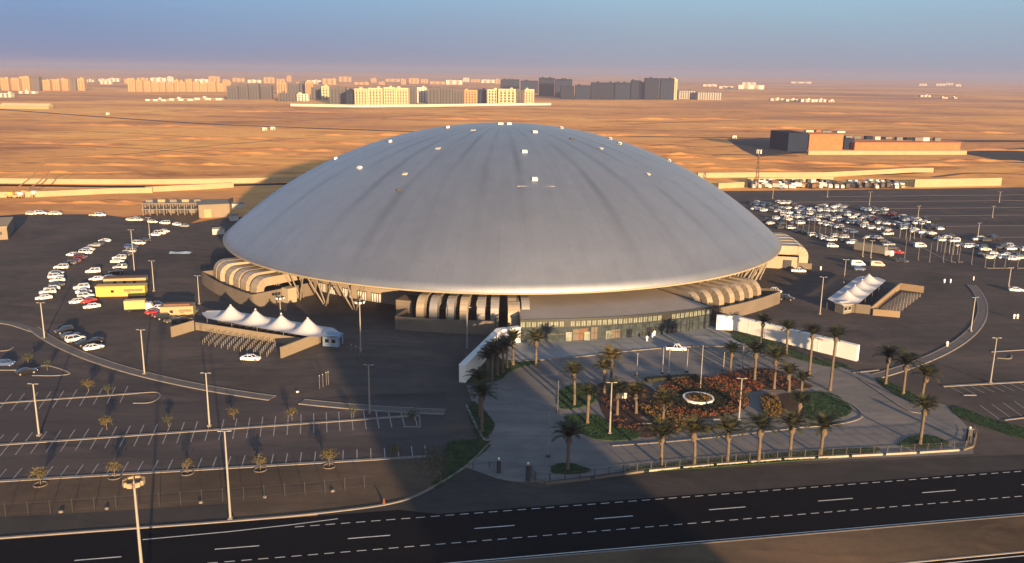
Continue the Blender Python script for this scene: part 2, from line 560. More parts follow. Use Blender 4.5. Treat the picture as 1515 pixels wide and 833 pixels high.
ORD = ['first', 'second', 'third', 'fourth', 'fifth', 'sixth', 'seventh', 'eighth', 'ninth', 'tenth', 'eleventh', 'twelfth', 'thirteenth', 'fourteenth', 'fifteenth', 'sixteenth', 'seventeenth', 'eighteenth', 'nineteenth', 'twentieth', 'twenty-first', 'twenty-second', 'twenty-third', 'twenty-fourth', 'twenty-fifth', 'twenty-sixth', 'twenty-seventh', 'twenty-eighth', 'twenty-ninth', 'thirtieth', 'thirty-first', 'thirty-second', 'thirty-third', 'thirty-fourth', 'thirty-fifth', 'thirty-sixth', 'thirty-seventh', 'thirty-eighth', 'thirty-ninth', 'fortieth', 'forty-first', 'forty-second', 'forty-third', 'forty-fourth', 'forty-fifth', 'forty-sixth']


def dpol(r, deg, z=0.0):
    """point at radius r from the dome's axis; 0 deg faces the camera, positive to the right"""
    a = math.radians(deg)
    return Vector((DOME.x + r * math.sin(a), DOME.y - r * math.cos(a), z))


def dang(p):
    return math.degrees(math.atan2(p[0] - DOME.x, -(p[1] - DOME.y)))


def arc(r, a0, a1, n=24, z=0.0):
    return [dpol(r, a0 + (a1 - a0) * i / n, z) for i in range(n + 1)]


# ================================================================== GROUND
S = 30000.0
g = MB()
g.add([(-S, -400, 0), (S, -400, 0), (S, S, 0), (-S, S, 0)], [(0, 1, 2, 3)])
struct('ground', g, 'desert')

# the paved yard round the dome
yl = [G(-420, 352), G(-40, 322), G(30, 317), G(150, 317), G(215, 326), G(268, 333), G(330, 322)]
yard = yl + [dpol(128, 215), dpol(128, 180), dpol(128, 150), G(1040, 283), G(1250, 281), G(1515, 277), G(2000, 272), G(1900, 700), G(1500, 690)]
yard += [G(1440, 676), G(960, 696), G(800, 722), G(735, 715), G(640, 728), G(300, 760), G(-60, 775), G(-900, 830)]
struct('yard', MB().sheet(yard, 0.02), 'yard')
# paler worn car-park surface on the right
struct('parking_lot', MB().sheet([G(1100, 286), G(1515, 280), G(2000, 275), G(1900, 420), G(1500, 420), G(1430, 400), G(1330, 360), G(1215, 330), G(1130, 308)], 0.04), 'lot')
# left car park
struct('parking_lot', MB().sheet([G(-500, 500), G(60, 505), G(150, 545), G(300, 582), G(410, 590), G(660, 580), G(660, 690), G(500, 695), G(-500, 742)], 0.04), 'lot')
# verge soil between car park and highway
struct('verge', MB().sheet([G(-500, 740), G(500, 686), G(655, 676), G(640, 722), G(590, 744), G(500, 757), G(340, 772), G(0, 797), G(-500, 832)], 0.05), 'soil')
struct('service_road', MB().sheet([G(-500, 790), G(0, 766), G(150, 758), G(335, 746), G(350, 768), G(340, 771), G(0, 796), G(-500, 831)], 0.07), 'oldroad')
# forecourt paving
fore = [G(640, 722), G(690, 690), G(725, 655), G(722, 632), G(700, 600), G(690, 572), G(712, 550), G(742, 540), G(770, 512), G(1058, 492), G(1120, 512), G(1250, 546), G(1290, 552), G(1345, 585), G(1400, 600), G(1440, 640), G(1440, 672), G(960, 692), G(800, 714), G(735, 712)]
struct('forecourt', MB().sheet(fore, 0.05), 'pave')
a0, a1 = dang(G(769, 506)), dang(G(1054, 487))
struct('apron', MB().sheet(arc(117.5, a0 - 4, a1 + 1, 20) + [G(1123, 512), G(1010, 514), G(930, 520), G(850, 529), G(745, 537)], 0.09), 'apron')
ap = smooth_line(gp((745, 537), (850, 529), (930, 520), (1010, 514), (1123, 512)), 6)
struct('kerb', MB().strip(ap, 0.5, 0.0, 0.24), 'kerb')

# ------------------------------------------------------------------ highway
hd = (G(1507, 715) - G(337, 808)); hd.z = 0; hd.normalize()
hn = Vector((-hd.y, hd.x, 0))
h0 = G(908, 766)


def hp(s, off):
    return h0 + hd * s + hn * off


def hoff(x, y):
    return (G(x, y) - h0).dot(hn)


def hs(x, y):
    return (G(x, y) - h0).dot(hd)


o_top, o_up = hoff(340, 773), hoff(960, 740)
o_low, o_sol = hoff(900, 785), hoff(960, 808)
road_n = o_up + 0.7
struct('road', MB().sheet([hp(-900, o_sol - 0.6), hp(900, o_sol - 0.6), hp(900, road_n), hp(hs(640, 722), road_n), hp(hs(590, 746), o_top - .1), hp(-900, o_top - .1)], 0.06), 'road')
# slip lane on the far side of the dashed line, older tarmac
struct('slip_road', MB().sheet([hp(hs(470, 762), road_n + .01), hp(900, road_n + .01), G(1900, 660), G(1445, 676), G(960, 697), G(800, 722), G(735, 708), G(690, 692), G(640, 722), G(590, 743), G(500, 757), G(470, 760)], 0.055), 'oldroad')
o_m2 = hoff(1400, 829)
struct('median', MB().prism([hp(-900, o_m2 + .3), hp(900, o_m2 + .3), hp(900, o_sol - 0.9), hp(-900, o_sol - 0.9)], 0.0, 0.16), 'sandverge')
struct('kerb', MB().strip([hp(-900, o_sol - 0.75), hp(900, o_sol - 0.75)], 0.3, 0, 0.2), 'kerb')
struct('road', MB().sheet([hp(-900, o_m2 - 15), hp(900, o_m2 - 15), hp(900, o_m2), hp(-900, o_m2)], 0.06), 'road')
struct('kerb', MB().strip([hp(-900, o_m2 + .15), hp(900, o_m2 + .15)], 0.3, 0, 0.2), 'kerb')
rm = MB()
sp0 = hs(908, 766)
pitch = (hs(1376, 727) - hs(337, 808)) / 6.0
for k in range(-9, 16):
    c = sp0 + pitch * k
    rm.ribbon([hp(c - 3.2, 0), hp(c + 3.2, 0)], 0.22, 0.068)
for k in range(-60, 160):
    c = k * 2.36
    for off in (o_up, o_low):
        if off == o_up and c < hs(420, 785):
            continue
        rm.ribbon([hp(c - 0.72, off), hp(c + 0.72, off)], 0.17, 0.068)
rm.ribbon([hp(-260, o_sol), hp(500, o_sol)], 0.2, 0.068)
rm.ribbon([hp(-260, o_m2 - .8), hp(500, o_m2 - .8)], 0.22, 0.068)
rm.ribbon([G(211, 799), G(340, 787), G(430, 777), G(500, 768)], 0.2, 0.068)
struct('road_markings', rm, 'roadline')
# sand verge beyond is the highway's far kerb
kl = smooth_line([hp(-500, o_top), hp(-200, o_top), G(0, 797), G(340, 772), G(500, 757), G(590, 743), G(640, 722), G(690, 690), G(726, 655)], 8)
struct('kerb', MB().strip(kl, 0.42, 0.0, 0.22), 'kerb')

# ------------------------------------------------------------------ ring walk round the yard
rk = MB(); rkk = MB()
aL0, aL1 = dang(G(40, 487)), dang(G(410, 585))
aM0, aM1 = dang(G(466, 580)), dang(G(672, 573))
aR0, aR1 = dang(G(1262, 545)), dang(G(1480, 425))
for A, B in ((aL0, aL1), (aM0, aM1), (aR0, aR1)):
    n = max(6, int(abs(B - A) / 1.5))
    rk.strip(arc(168.9, A, B, n), 2.3, 0.0, 0.16)
    rkk.strip(arc(170.2, A, B, n), 0.4, 0.0, 0.2)
    rkk.strip(arc(167.6, A, B, n), 0.25, 0.0, 0.2)
ext = smooth_line([G(-120, 480), G(-30, 477), G(14, 478), dpol(169, aL0 + 1.2)], 6)
rk.strip(ext, 2.3, 0.0, 0.155)
rkk.strip(offset_line(ext, -1.3), .4, 0, .195)
struct('ring_walk', rk, 'walk')
struct('ring_kerb', rkk, 'kerb')

# ------------------------------------------------------------------ car park kerbs and stall lines
kb = MB(); ln = MB()
def row_line(p0, p1, sides, depth, pitch, skip=(), lean=0.0, width=0.75, margin=1.5):
    a, b = G(*p0), G(*p1)
    d = (b - a); L = d.length; d.normalize()
    n = Vector((-d.y, d.x, 0))
    kb.strip([a, b], width, 0.0, 0.17)
    k = 0
    while margin + k * pitch < L - 1:
        s = margin + k * pitch
        for sd in sides:
            if (k, sd) in skip:
                continue
            q = a + d * s + n * sd * (width / 2 + 0.05)
            ln.ribbon([q, q + n * sd * depth - d * lean * sd * 0], 0.17, 0.05)
        k += 1

row_line((-420, 627), (205, 582), (1, -1), 4.8, 2.62)
row_line((-420, 688), (622, 615), (1, -1), 4.8, 2.55)
row_line((-420, 737), (645, 675), (1,), 4.6, 2.55)
# island noses
kb.strip(smooth_line(gp((205, 582), (232, 581), (236, 588), (222, 596), (197, 597)), 5), 0.3, 0, 0.17)
kb.strip(gp((598, 614), (620, 612), (622, 632), (597, 632)), 0.3, 0, 0.17)
kb.strip(gp((-60, 548), (34, 548)), 0.5, 0, 0.17)
kb.strip(smooth_line(gp((48, 556), (85, 556), (103, 552), (70, 541), (52, 546)), 4), 0.4, 0, 0.17)
kb.strip(smooth_line(gp((-20, 520), (10, 519), (20, 514)), 4), 0.4, 0, 0.17)
# right car park
row_line((1395, 572), (1640, 558), (-1,), 4.8, 2.6)
kb.strip(gp((1466, 521), (1530, 517)), 0.5, 0, 0.17)
kb.strip(smooth_line(gp((1475, 530), (1494, 531), (1497, 526)), 3), 0.35, 0, 0.17)
kb.strip(gp((1425, 585), (1444, 585)), 0.5, 0, 0.17)
kb.strip(gp((1486, 622), (1560, 613)), 0.4, 0, 0.17)
for k in range(8):
    q = G(1450 + k * 17, 600 - k * 2); w = G(1478 + k * 17, 620 - k * 2)
    ln.ribbon([q, w], 0.17, 0.05)
# long stall rows far right
dl = MB()
for (p, q) in (((1215, 291), (1640, 287)), ((1180, 299), (1640, 296)), ((1290, 309), (1640, 306)), ((1330, 320), (1640, 317)), ((1400, 335), (1640, 332)), ((1440, 352), (1640, 349))):
    dl.strip([G(*p), G(*q)], 0.5, 0, 0.14)
kb.strip(smooth_line(gp((1316, 350), (1345, 357), (1400, 385), (1425, 388)), 5), 0.5, 0, 0.17)
kb.strip(gp((1460, 397), (1540, 397)), 0.5, 0, 0.17)
struct('parking_kerbs', dl, 'lotkerb')
struct('parking_kerbs', kb, 'kerb')
struct('parking_markings', ln, 'line')

# forecourt kerbs round the garden
fk = MB()
for pl in ([(690, 600), (703, 628), (716, 650), (727, 651)], [(945, 628), (1020, 624), (1070, 620)], [(1170, 634), (1240, 628), (1275, 617), (1262, 600), (1230, 586)],
           [(1270, 560), (1300, 580), (1340, 606), (1362, 612)], [(1262, 552), (1300, 548)], [(905, 660), (1010, 652), (1180, 634)]):
    fk.strip(smooth_line([G(*p) for p in pl], 6), 0.45, 0, 0.2)
struct('forecourt_kerbs', fk, 'kerb')

# ------------------------------------------------------------------ desert tracks and far roads
for pl, w, m in (([(-400, 270), (0, 274), (200, 276), (390, 273), (520, 268)], 9, 'road'), ([(-300, 140), (0, 162), (150, 173), (300, 183), (420, 188), (640, 196)], 12, 'oldroad'),
                 ([(820, 199), (960, 202), (1100, 204), (1300, 206), (1700, 210)], 12, 'sandverge'), ([(960, 236), (1010, 232), (1080, 229), (1180, 231)], 6, 'soil'),
                 ([(1000, 262), (1150, 261), (1300, 258), (1380, 254)], 8, 'road'), ([(1420, 209), (1700, 209)], 22, 'oldroad'), ([(-80, 236), (90, 232), (210, 226), (330, 214), (470, 203)], 3, 'desertdark'), ([(-80, 216), (60, 214), (190, 219), (360, 232)], 3, 'desertdark'), ([(880, 226), (980, 214), (1080, 216), (1250, 190), (1500, 186)], 4, 'desertdark'), ([(930, 184), (1080, 178), (1300, 172), (1600, 176)], 8, 'desertdark'), ([(-60, 190), (120, 194), (300, 203), (480, 212)], 4, 'desertdark'), ([(1380, 262), (1450, 256), (1600, 262)], 6, 'desertdark'), ([(300, 172), (480, 176), (640, 170)], 8, 'desertdark')):
    struct('desert_track', MB().ribbon(smooth_line([G(*p) for p in pl], 8), w, 0.03), m)
struct('dark_ground_sheet', MB().sheet(gp((1075, 206), (1190, 203), (1195, 226), (1120, 232), (1098, 222)), 0.05), 'oldroad')  # dark grey sheet on the sand left of the unfinished building
struct('dark_ground_sheet', MB().sheet(gp((1415, 225), (1560, 216), (1560, 244), (1490, 240)), 0.05), 'oldroad')
struct('forecourt_slope', MB().sheet(gp((180, 322), (300, 308), (345, 292), (345, 300), (275, 334), (215, 328)), 0.06), 'sandverge')


def berm(x, y, L, wd, h, rot, seed):
    r_ = random.Random(seed); c = G(x, y)
    NX, NY = 26, 10
    ph_ = [r_.uniform(0, 6.28) for _ in range(5)]
    vs, fs = [], []
    for i in range(NX + 1):
        u = i / NX * 2 - 1
        for j in range(NY + 1):
            v = j / NY * 2 - 1
            wob = .35 * math.sin(u * 3 + ph_[0]) + .2 * math.sin(u * 7.3 + ph_[1])
            env = max(0, 1 - u * u) ** .8 * max(0, 1 - v * v) ** 1.5
            z = h * env * (.62 + .24 * math.sin(u * 9 + ph_[2]) + .2 * math.sin(u * 17 + v * 3 + ph_[3]) + .12 * math.sin(v * 6 + u * 23 + ph_[4]))
            a_, b_ = u * L / 2, (v + wob) * wd / 2
            vs.append((a_ * math.cos(rot) - b_ * math.sin(rot), a_ * math.sin(rot) + b_ * math.cos(rot), max(z, 0) - .05))
    for i in range(NX):
        for j in range(NY):
            k_ = i * (NY + 1) + j
            fs.append((k_, k_ + NY + 1, k_ + NY + 2, k_ + 1))
    o_ = MB().add(vs, fs).build('sand_berm', 'desert', None, c, 0, True)
    o_['kind'] = 'structure'
rb_ = random.Random(4)
for (x, y, L, wd, h) in ((980, 228, 90, 16, 2.2), (1040, 234, 120, 18, 2.4), (1010, 242, 70, 14, 2.0), (940, 216, 110, 20, 2.2), (1180, 240, 150, 16, 2.0), (1080, 250, 120, 14, 1.8), (1330, 245, 160, 18, 2.2), (1440, 238, 90, 16, 2.0),
                         (240, 231, 140, 20, 2.0), (360, 226, 120, 18, 2.2), (120, 243, 130, 18, 1.8), (300, 243, 90, 14, 1.8), (430, 222, 120, 22, 2.4), (500, 212, 150, 24, 2.4), (90, 212, 160, 24, 2.2), (300, 205, 180, 26, 2.4),
                         (560, 200, 160, 26, 2.6), (900, 200, 200, 26, 2.6), (1150, 190, 260, 30, 3.0), (1350, 184, 240, 30, 3.0), (1440, 196, 200, 26, 2.6), (200, 186, 260, 32, 3.0), (700, 176, 280, 34, 3.0), (1000, 176, 300, 36, 3.2), (70, 255, 110, 12, 1.5), (220, 300, 60, 10, 1.4), (110, 300, 70, 10, 1.3), (1460, 222, 120, 16, 2.0), (400, 165, 300, 40, 3.2), (1250, 168, 320, 40, 3.4)):
    berm(x, y, L, wd, h, rb_.uniform(-.35, .25), int(x + y))


# ================================================================== DOME ARENA
arena = thing('domed_arena', DOME, 'huge grey domed arena with a shallow shell roof over slanted struts and ducts', 'arena')


def dome_z(q):
    n = -0.3
    rho = (DOME_R ** 2 + SAG ** 2) / (2 * SAG)
    sph = math.sqrt(rho ** 2 - (q * DOME_R) ** 2) - (rho - SAG)
    par = SAG * (1 - q * q)
    return RIM_Z + max(0.0, (1 - n) * sph + n * par)


def lp(r, deg, z):
    a = math.radians(deg)
    return Vector((r * math.sin(a), -r * math.cos(a), z))


NA = 144
rf = MB()
qs = [0.0] + [((i / 40) ** 0.85) for i in range(1, 41)]
rings = []
for q in qs[1:]:
    rings.append([lp(q * DOME_R, 360 * k / NA, dome_z(q)) for k in range(NA)])
rings.append([lp(DOME_R - 0.1, 360 * k / NA, RIM_Z - 0.35) for k in range(NA)])
rf.loft(rings, 0, False)
o = len(rf.v); rf.add([(0, 0, dome_z(0))] + rings[0], [(0, 1 + k, 1 + (k + 1) % NA) for k in range(NA)])
roof = rf.build('roof', 'dome', arena, smooth=True)
fa = MB()
fa.loft([[lp(DOME_R - 0.2, 360 * k / NA, RIM_Z - .55) for k in range(NA)], [lp(DOME_R + .12, 360 * k / NA, RIM_Z - .5) for k in range(NA)],
         [lp(DOME_R + .18, 360 * k / NA, RIM_Z - .04) for k in range(NA)], [lp(DOME_R - .3, 360 * k / NA, RIM_Z + .02) for k in range(NA)]], 0, False)
fa.build('fascia', 'fascia', arena, smooth=False)
sf = MB()
sf.loft([[lp(DOME_R - 0.25, 360 * k / NA, RIM_Z - .7) for k in range(NA)], [lp(85, 360 * k / NA, RIM_Z + .8) for k in range(NA)]], 0, False)
sf.build('soffit', 'drum', arena, smooth=True)
dw = MB()
dw.loft([[lp(88, 360 * k / NA, 0) for k in range(NA)], [lp(88, 360 * k / NA, RIM_Z + .6) for k in range(NA)]], 0, False)
dw.build('drum_wall', 'drum', arena, smooth=True)
# V struts (trees of struts) round the rim
def strut(a_b, r_b, a_t, r_t=102.6, r=0.23):
    MB().tube(lp(r_b, a_b, 0), lp(r_t, a_t, RIM_Z - .5), r, r, 8).build('strut', 'strut', arena)
a = -66.0
while a < 100:
    if -20 < a < 33:
        a += 6.4
        continue
    strut(a, 98.5, a - 1.5); strut(a + .5, 98.5, a + .7)
    strut(a + 1.1, 99.5, a + 4.3); strut(a + .2, 97.0, a + 3.5)
    a += 6.6
# doors in the drum between the left struts
for da in (-40.5, -37.6, -33, -29, -25.5):
    d = MB()
    d.box((0, 0, 1.5), (3.6, .12, 3.0))
    for k in range(4):
        d.box((-1.35 + .9 * k, -.09, 1.5), (.5, .08, 2.6), 0, 1)
    p = lp(88.25, da, 0)
    d.build('door', ['dark', 'white'], arena, p, math.radians(da))

# plinth walls (service yards) in front of the ducts
def plinth(aa, bb, r, h, th=.35):
    w = MB(); n = max(4, int(abs(bb - aa) / 1.2))
    ang = [aa + (bb - aa) * i / n for i in range(n + 1)]
    inn = [lp(r - th, x, 0) for x in ang]; out = [lp(r, x, 0) for x in ang]
    w.loft([[inn[i], out[i], out[i] + Vector((0, 0, h)), inn[i] + Vector((0, 0, h))] for i in range(n + 1)])
    for x in (aa, bb):
        q = lp((r + 92) / 2 - th / 2, x, h / 2)
        w.box(q, (th, r - 92 - th * 1.1, h - .02), math.radians(x))
    w.build('plinth_wall', 'plinth', arena)


def aat(x, y, z=0):
    p = G(x, y, z); return dang(p), math.hypot(p.x - DOME.x, p.y - DOME.y)


pl_l = (aat(293, 402, 4.2)[0], aat(430, 424, 4.2)[0])
pl_m = (aat(590, 463, 4.0)[0], aat(733, 471, 4.0)[0])
pl_r = (aat(1055, 452, 4.0)[0], aat(1152, 430, 4.0)[0])
pl_f = (aat(1195, 392, 3.0)[0], aat(1205, 372, 3.0)[0])
plinth(pl_l[0], pl_l[1], 115, 4.2)
plinth(pl_m[0], pl_m[1], 112, 3.8)
plinth(pl_r[0], pl_r[1], 115, 4.0)
plinth(78.5, 102, 117, 2.2)


def duct(a, m, w=2.5, r0=92.0, r1=111.5, top=8.6, th=2.2, low=1.0, nose=0.9):
    """one curved air duct: comes out level from under the rim and bends down into the ground"""
    Lr = r1 - r0
    cx, cz = r1 - 3.8, top - 3.8
    prof_o = [(r0, top)] + [(cx + 3.8 * math.sin(t), cz + 3.8 * math.cos(t)) for t in [PI / 2 * i / 7 for i in range(8)]] + [(r1, low)]
    ri = max(.5, 3.8 - th)
    prof_i = [(r0, top - th)] + [(cx + ri * math.sin(t), cz + ri * math.cos(t)) for t in [PI / 2 * i / 7 for i in range(8)]] + [(r1 - th, low)]
    b = MB()
    rings = []
    at = math.radians(a)
    rad = Vector((math.sin(at), -math.cos(at), 0)); tan = Vector((math.cos(at), math.sin(at), 0))
    for (ro, zo), (rj, zj) in zip(prof_o, prof_i):
        O = rad * ro + Vector((0, 0, zo)); I = rad * rj + Vector((0, 0, zj))
        rings.append([O - tan * w / 2, O + tan * w / 2, I + tan * w / 2, I - tan * w / 2])
    b.loft(rings)
    q = b.build('air_duct', m, arena)
    ribs = MB()
    for i in range(1, len(rings) - 1, 2):
        c = sum(rings[i], Vector()) / 4
        rr = [c + (v - c) * 1.045 for v in rings[i]]
        nx = [c2 + (v2 - c2) * 1.045 for v2, c2 in ((v, sum(rings[i + 1], Vector()) / 4) for v in rings[i + 1])]
        mid = [x.lerp(y, .22) for x, y in zip(rr, nx)]
        ribs.loft([rr, mid])
    ribs.build('flange', 'strut', q)
    return q


for i in range(6):
    duct(pl_l[0] + 2.0 + i * 3.15, 'duct', w=3.5, top=8.2 + .25 * math.sin(i * 2.1), r0=94, r1=111.6 + .5 * math.sin(i * 1.7), low=1.0, th=2.6)
for i in range(4):
    for s in (0, 2.0):
        duct(pl_m[0] + 3.2 + i * 4.5 + s, 'ductpale' if (i + s) % 3 else 'duct', w=2.2, top=8.6, r0=95, r1=109, low=1.0, th=2.6)
duct(pl_m[1] + 2.6, 'duct', w=3.2, top=8.2, r0=95, r1=112, low=0.4, th=2.8)
for i in range(7):
    duct(pl_r[0] - 3.0 + i * 2.45, 'duct', w=2.2, top=8.0, r0=95, r1=112, low=1.2)
for i in range(5):
    duct(80 + i * 3.1, 'duct', w=5.0, top=8.3, r0=94, r1=115.5, low=0.6, th=3.3)
ew = MB().box(lp(103, 77.4, 2.4), (.3, 17, 4.6), math.radians(77.4)).build('end_wall', 'duct', arena)
for rr_, ww_ in ((99.5, 2.4), (108, 3.0)):
    MB().box(lp(rr_, 77.25, 1.9) , (.2, ww_, 3.2), math.radians(77.4)).build('door', 'dark', arena)
# big boxes of the two end plant rooms
for (a, r, sx, sy, h, m) in ((pl_m[0] - .5, 100, 5, 6, 6, 'plinth'), (pl_m[1] + 5.0, 103, 2.2, 6, 5.6, 'dark'), (pl_l[1] + 1.0, 103, 3.0, 3.2, 4.6, 'fascia')):
    MB().box(lp(r, a, h / 2), (sx, sy, h), math.radians(a)).build('plant_box', m, arena)

# roof ventilators
def roof_hit(x, y):
    """place on the shell seen at a spot of the photograph"""
    d = (FWD * F_PX + RGT * (x - W_PX / 2) - UPV * (y - H_PX / 2)).normalized()
    o_ = Vector((0, 0, CAM_H)); t = 150.0
    best = None
    while t < 420:
        p = o_ + d * t
        q = math.hypot(p.x - DOME.x, p.y - DOME.y) / DOME_R
        if q < 1:
            gap = p.z - dome_z(q)
            if best is None or gap < best[0]:
                best = (gap, p, q)
            if gap <= 0:
                break
        t += 0.25
    p = best[1]; q = best[2]
    return Vector((p.x - DOME.x, p.y - DOME.y, dome_z(q)))


for (x, y, m) in ((577, 210, 'white'), (532, 249, 'white'), (497, 235, 'white'), (648, 220, 'tarp'), (599, 258, 'tarp'), (662, 189, 'white'), (700, 193, 'tarp'), (741, 184, 'white'), (753, 184, 'white'),
                  (791, 196, 'white'), (776, 225, 'white'), (791, 266, 'white'), (831, 190, 'white'), (903, 206, 'white'), (917, 213, 'white'), (889, 220, 'tarp'), (990, 238, 'white'), (959, 258, 'tarp')):
    p = roof_hit(x, y)
    a = math.atan2(p.x, -p.y)
    q = math.hypot(p.x, p.y) / DOME_R
    sl = math.atan((dome_z(q - .01) - dome_z(q + .01)) / (.02 * DOME_R))
    w = 1.8 if m == 'white' else 1.6
    h = 0.6 if m == 'white' else 0.25
    b = MB()
    pr = [(-.6, -.1), (.6, -.1), (.6, h), (-.35, h * .95), (-.6, h * .55)]
    b.loft([[(sx * w / 2, y_, z_) for y_, z_ in pr] for sx in (-1, 1)])
    v = b.build('roof_vent', m, arena, p)
    v.rotation_euler = Euler((sl, 0, a), 'XYZ')
    lo = MB().box((-w / 2 - .03, 0.1, h * .45), (.06, 1.0, h * .7)).build('vent_shade', 'dark', v)  # dark plate puts the vent's shaded left side into colour
    MB().box((0, 0, h + .03), (w * .9, .9, .07)).build('cap', m, v)
# raised joint across the roof below the lowest vent
p, q = roof_hit(765, 276), roof_hit(821, 276)
MB().tube(p + Vector((0, 0, .05)), q + Vector((0, 0, .0)), .07, .07, 6).build('roof_joint', 'tarp', arena)
# small dark hatches
for x, y in ((590, 282), (846, 206), (405, 283)):
    p = roof_hit(x, y)
    MB().box(p + Vector((0, 0, .15)), (1.6, 1.2, .4), .4).build('roof_hatch', 'dark', arena)


# ================================================================== ENTRANCE HALL
hall = thing('entrance_hall', dpol(118, (a0 + a1) / 2), 'low entrance hall with flat tan roof and curved dark glass front', 'entrance hall')
hl = hall.location.copy()
HR, HH = 118.6, 6.3


def hpnt(r, deg, z):
    return dpol(r, deg, z) - hl


nh = 28
angs = [a0 + (a1 - a0) * i / nh for i in range(nh + 1)]
b = MB()
b.loft([[hpnt(92, x, HH - .5), hpnt(HR + .5, x, HH - .5), hpnt(HR + .5, x, HH), hpnt(92, x, HH + .05)] for x in angs])
b.build('roof', 'hallroof', hall)
b = MB()
b.loft([[hpnt(HR + .45, x, HH - .62), hpnt(HR + .62, x, HH - .62), hpnt(HR + .62, x, HH + .12), hpnt(HR + .45, x, HH + .12)] for x in angs])
for x in (a0, a1):
    b.box(hpnt((HR + 92) / 2, x, HH - .2), (.25, HR - 92, .8), math.radians(x))
b.build('roof_edge', 'frame', hall)
for k, (i0, i1) in enumerate(((0, 6), (6, 14), (14, 22), (22, 28))):
    b = MB()
    b.loft([[hpnt(HR - .3, x, 0.1), hpnt(HR, x, 0.1), hpnt(HR, x, HH - 2.5), hpnt(HR - .3, x, HH - 2.5)] for x in angs[i0:i1 + 1]])
    b.build('glass_front', 'glass', hall)
NWN = 38
for i in range(NWN):
    if i in (8, 27, 28):
        continue
    x0, x1 = a0 + (a1 - a0) * (i + .14) / NWN, a0 + (a1 - a0) * (i + .86) / NWN
    c = MB()
    c.loft([[hpnt(HR - .06, x, HH - 2.2), hpnt(HR + .04, x, HH - 2.2), hpnt(HR + .04, x, HH - .8), hpnt(HR - .06, x, HH - .8)] for x in (x0, x1)])
    cw = c.build('clerestory_window', 'bandglass', hall)
    xm = (x0 + x1) / 2
    MB().box(hpnt(HR + .06, xm, HH - 1.5), (.1, .08, 1.4), math.radians(xm)).build('glazing_bar', 'frame', cw)
b = MB()
b.loft([[hpnt(HR - .35, x, HH - 2.5), hpnt(HR - .08, x, HH - 2.5), hpnt(HR - .08, x, HH - .5), hpnt(HR - .35, x, HH - .5)] for x in angs])
b.build('clerestory_wall', 'frame', hall)
b = MB()
for i in range(0, 2 * nh + 1):
    if i % 2 and i % 7:
        continue
    x = a0 + (a1 - a0) * i / (2 * nh)
    big = i % 7 == 0
    b.box(hpnt(HR + .06, x, (HH - 2.5) / 2), (.3 if big else .09, .14, HH - 2.5), math.radians(x))
for z in (1.9, HH - 2.42):
    b.loft([[hpnt(HR + .01, x, z), hpnt(HR + .1, x, z), hpnt(HR + .1, x, z + .16), hpnt(HR + .01, x, z + .16)] for x in angs])
b.build('mullions', 'frame', hall)
for i in (13, 18, 24, 30, 36, 44):
    x = a0 + (a1 - a0) * i / (2 * nh)
    MB().box(hpnt(HR + .12, x, 1.25), (1.6, .1, 2.4), math.radians(x)).build('door', 'bandglass' if i in (13, 18, 24) else 'carglass', hall)
# brown panels on the outer face of the glass, warm patches across the front
for (i, w, m, h) in ((15, 2.2, 'plinth', 3.0), (17, 2.6, 'brown', 3.2), (20, 1.8, 'plinth', 3.4), (26, 2.4, 'plinth', 2.4)):
    x = a0 + (a1 - a0) * i / (2 * nh)
    MB().box(hpnt(HR + .03, x, h / 2 + .2), (w, .07, h), math.radians(x)).build('front_panel', m, hall)
for x in (a0, a1):
    MB().box(hpnt((HR + 92) / 2 - .3, x, (HH - .6) / 2), (.22, HR - 92 - .6, HH - .6), math.radians(x)).build('side_wall', 'frame', hall)


# ------------------------------------------------------------------ wing walls
def wall_thing(name, pts, h, th, m, label, cat='wall', cap=None, group=None):
    pts = [Vector(p) for p in pts]
    t = thing(name, pts[0], label, cat, group)
    loc = [p - pts[0] for p in pts]
    MB().strip(loc, th, 0, h).build('wall', m, t)
    if cap:
        MB().strip(loc, th + .12, h, h + .12).build('coping', cap, t)
    return t


def panel_wall(name, pts, h, th, label, pan):
    t = wall_thing(name, pts, h, th, 'whitewall', label, 'wall', 'whitewall')
    for i in range(len(pts) - 1):
        a, b_ = Vector(pts[i]), Vector(pts[i + 1])
        L = (b_ - a).length; d = (b_ - a).normalized(); n = Vector((-d.y, d.x, 0))
        k = int(L / pan)
        for j in range(1, k + 1):
            q = a + d * (L * j / (k + 1)) - Vector(pts[0])
            bb = MB()
            for s in (-1, 1):
                bb.box(q + n * s * (th / 2 + .03) + Vector((0, 0, h / 2)), (.12, .06, h - .1), math.atan2(d.y, d.x))
            bb.build('pilaster', 'whitewall', t)
    return t


panel_wall('wing_wall', [G(684, 566), G(738, 510), G(768, 506)], 4.2, 1.6, 'white wing wall splayed out from the left corner of the entrance hall', 6.0)
panel_wall('wing_wall', [G(1059, 487), G(1085, 488), G(1268, 534)], 4.0, 1.2, 'white wing wall running out from the right corner of the entrance hall', 6.0)

# ================================================================== LIGHTS AND AIR
hz = MB().box((0, 5500, 54), (30000, 13000, 116))
haze = hz.build('haze', [])
m = bpy.data.materials.new('air_haze'); m.use_nodes = True
nt = m.node_tree
for n in list(nt.nodes):
    if n.type != 'OUTPUT_MATERIAL':
        nt.nodes.remove(n)
pv = nt.nodes.new('ShaderNodeVolumePrincipled')
pv.inputs['Color'].default_value = (0.25, 0.285, 0.45, 1)
pv.inputs['Density'].default_value = 0.00013
pv.inputs['Anisotropy'].default_value = 0.0
out = [n for n in nt.nodes if n.type == 'OUTPUT_MATERIAL'][0]
nt.links.new(pv.outputs[0], out.inputs['Volume'])
haze.data.materials.append(m)
haze['kind'] = 'stuff'

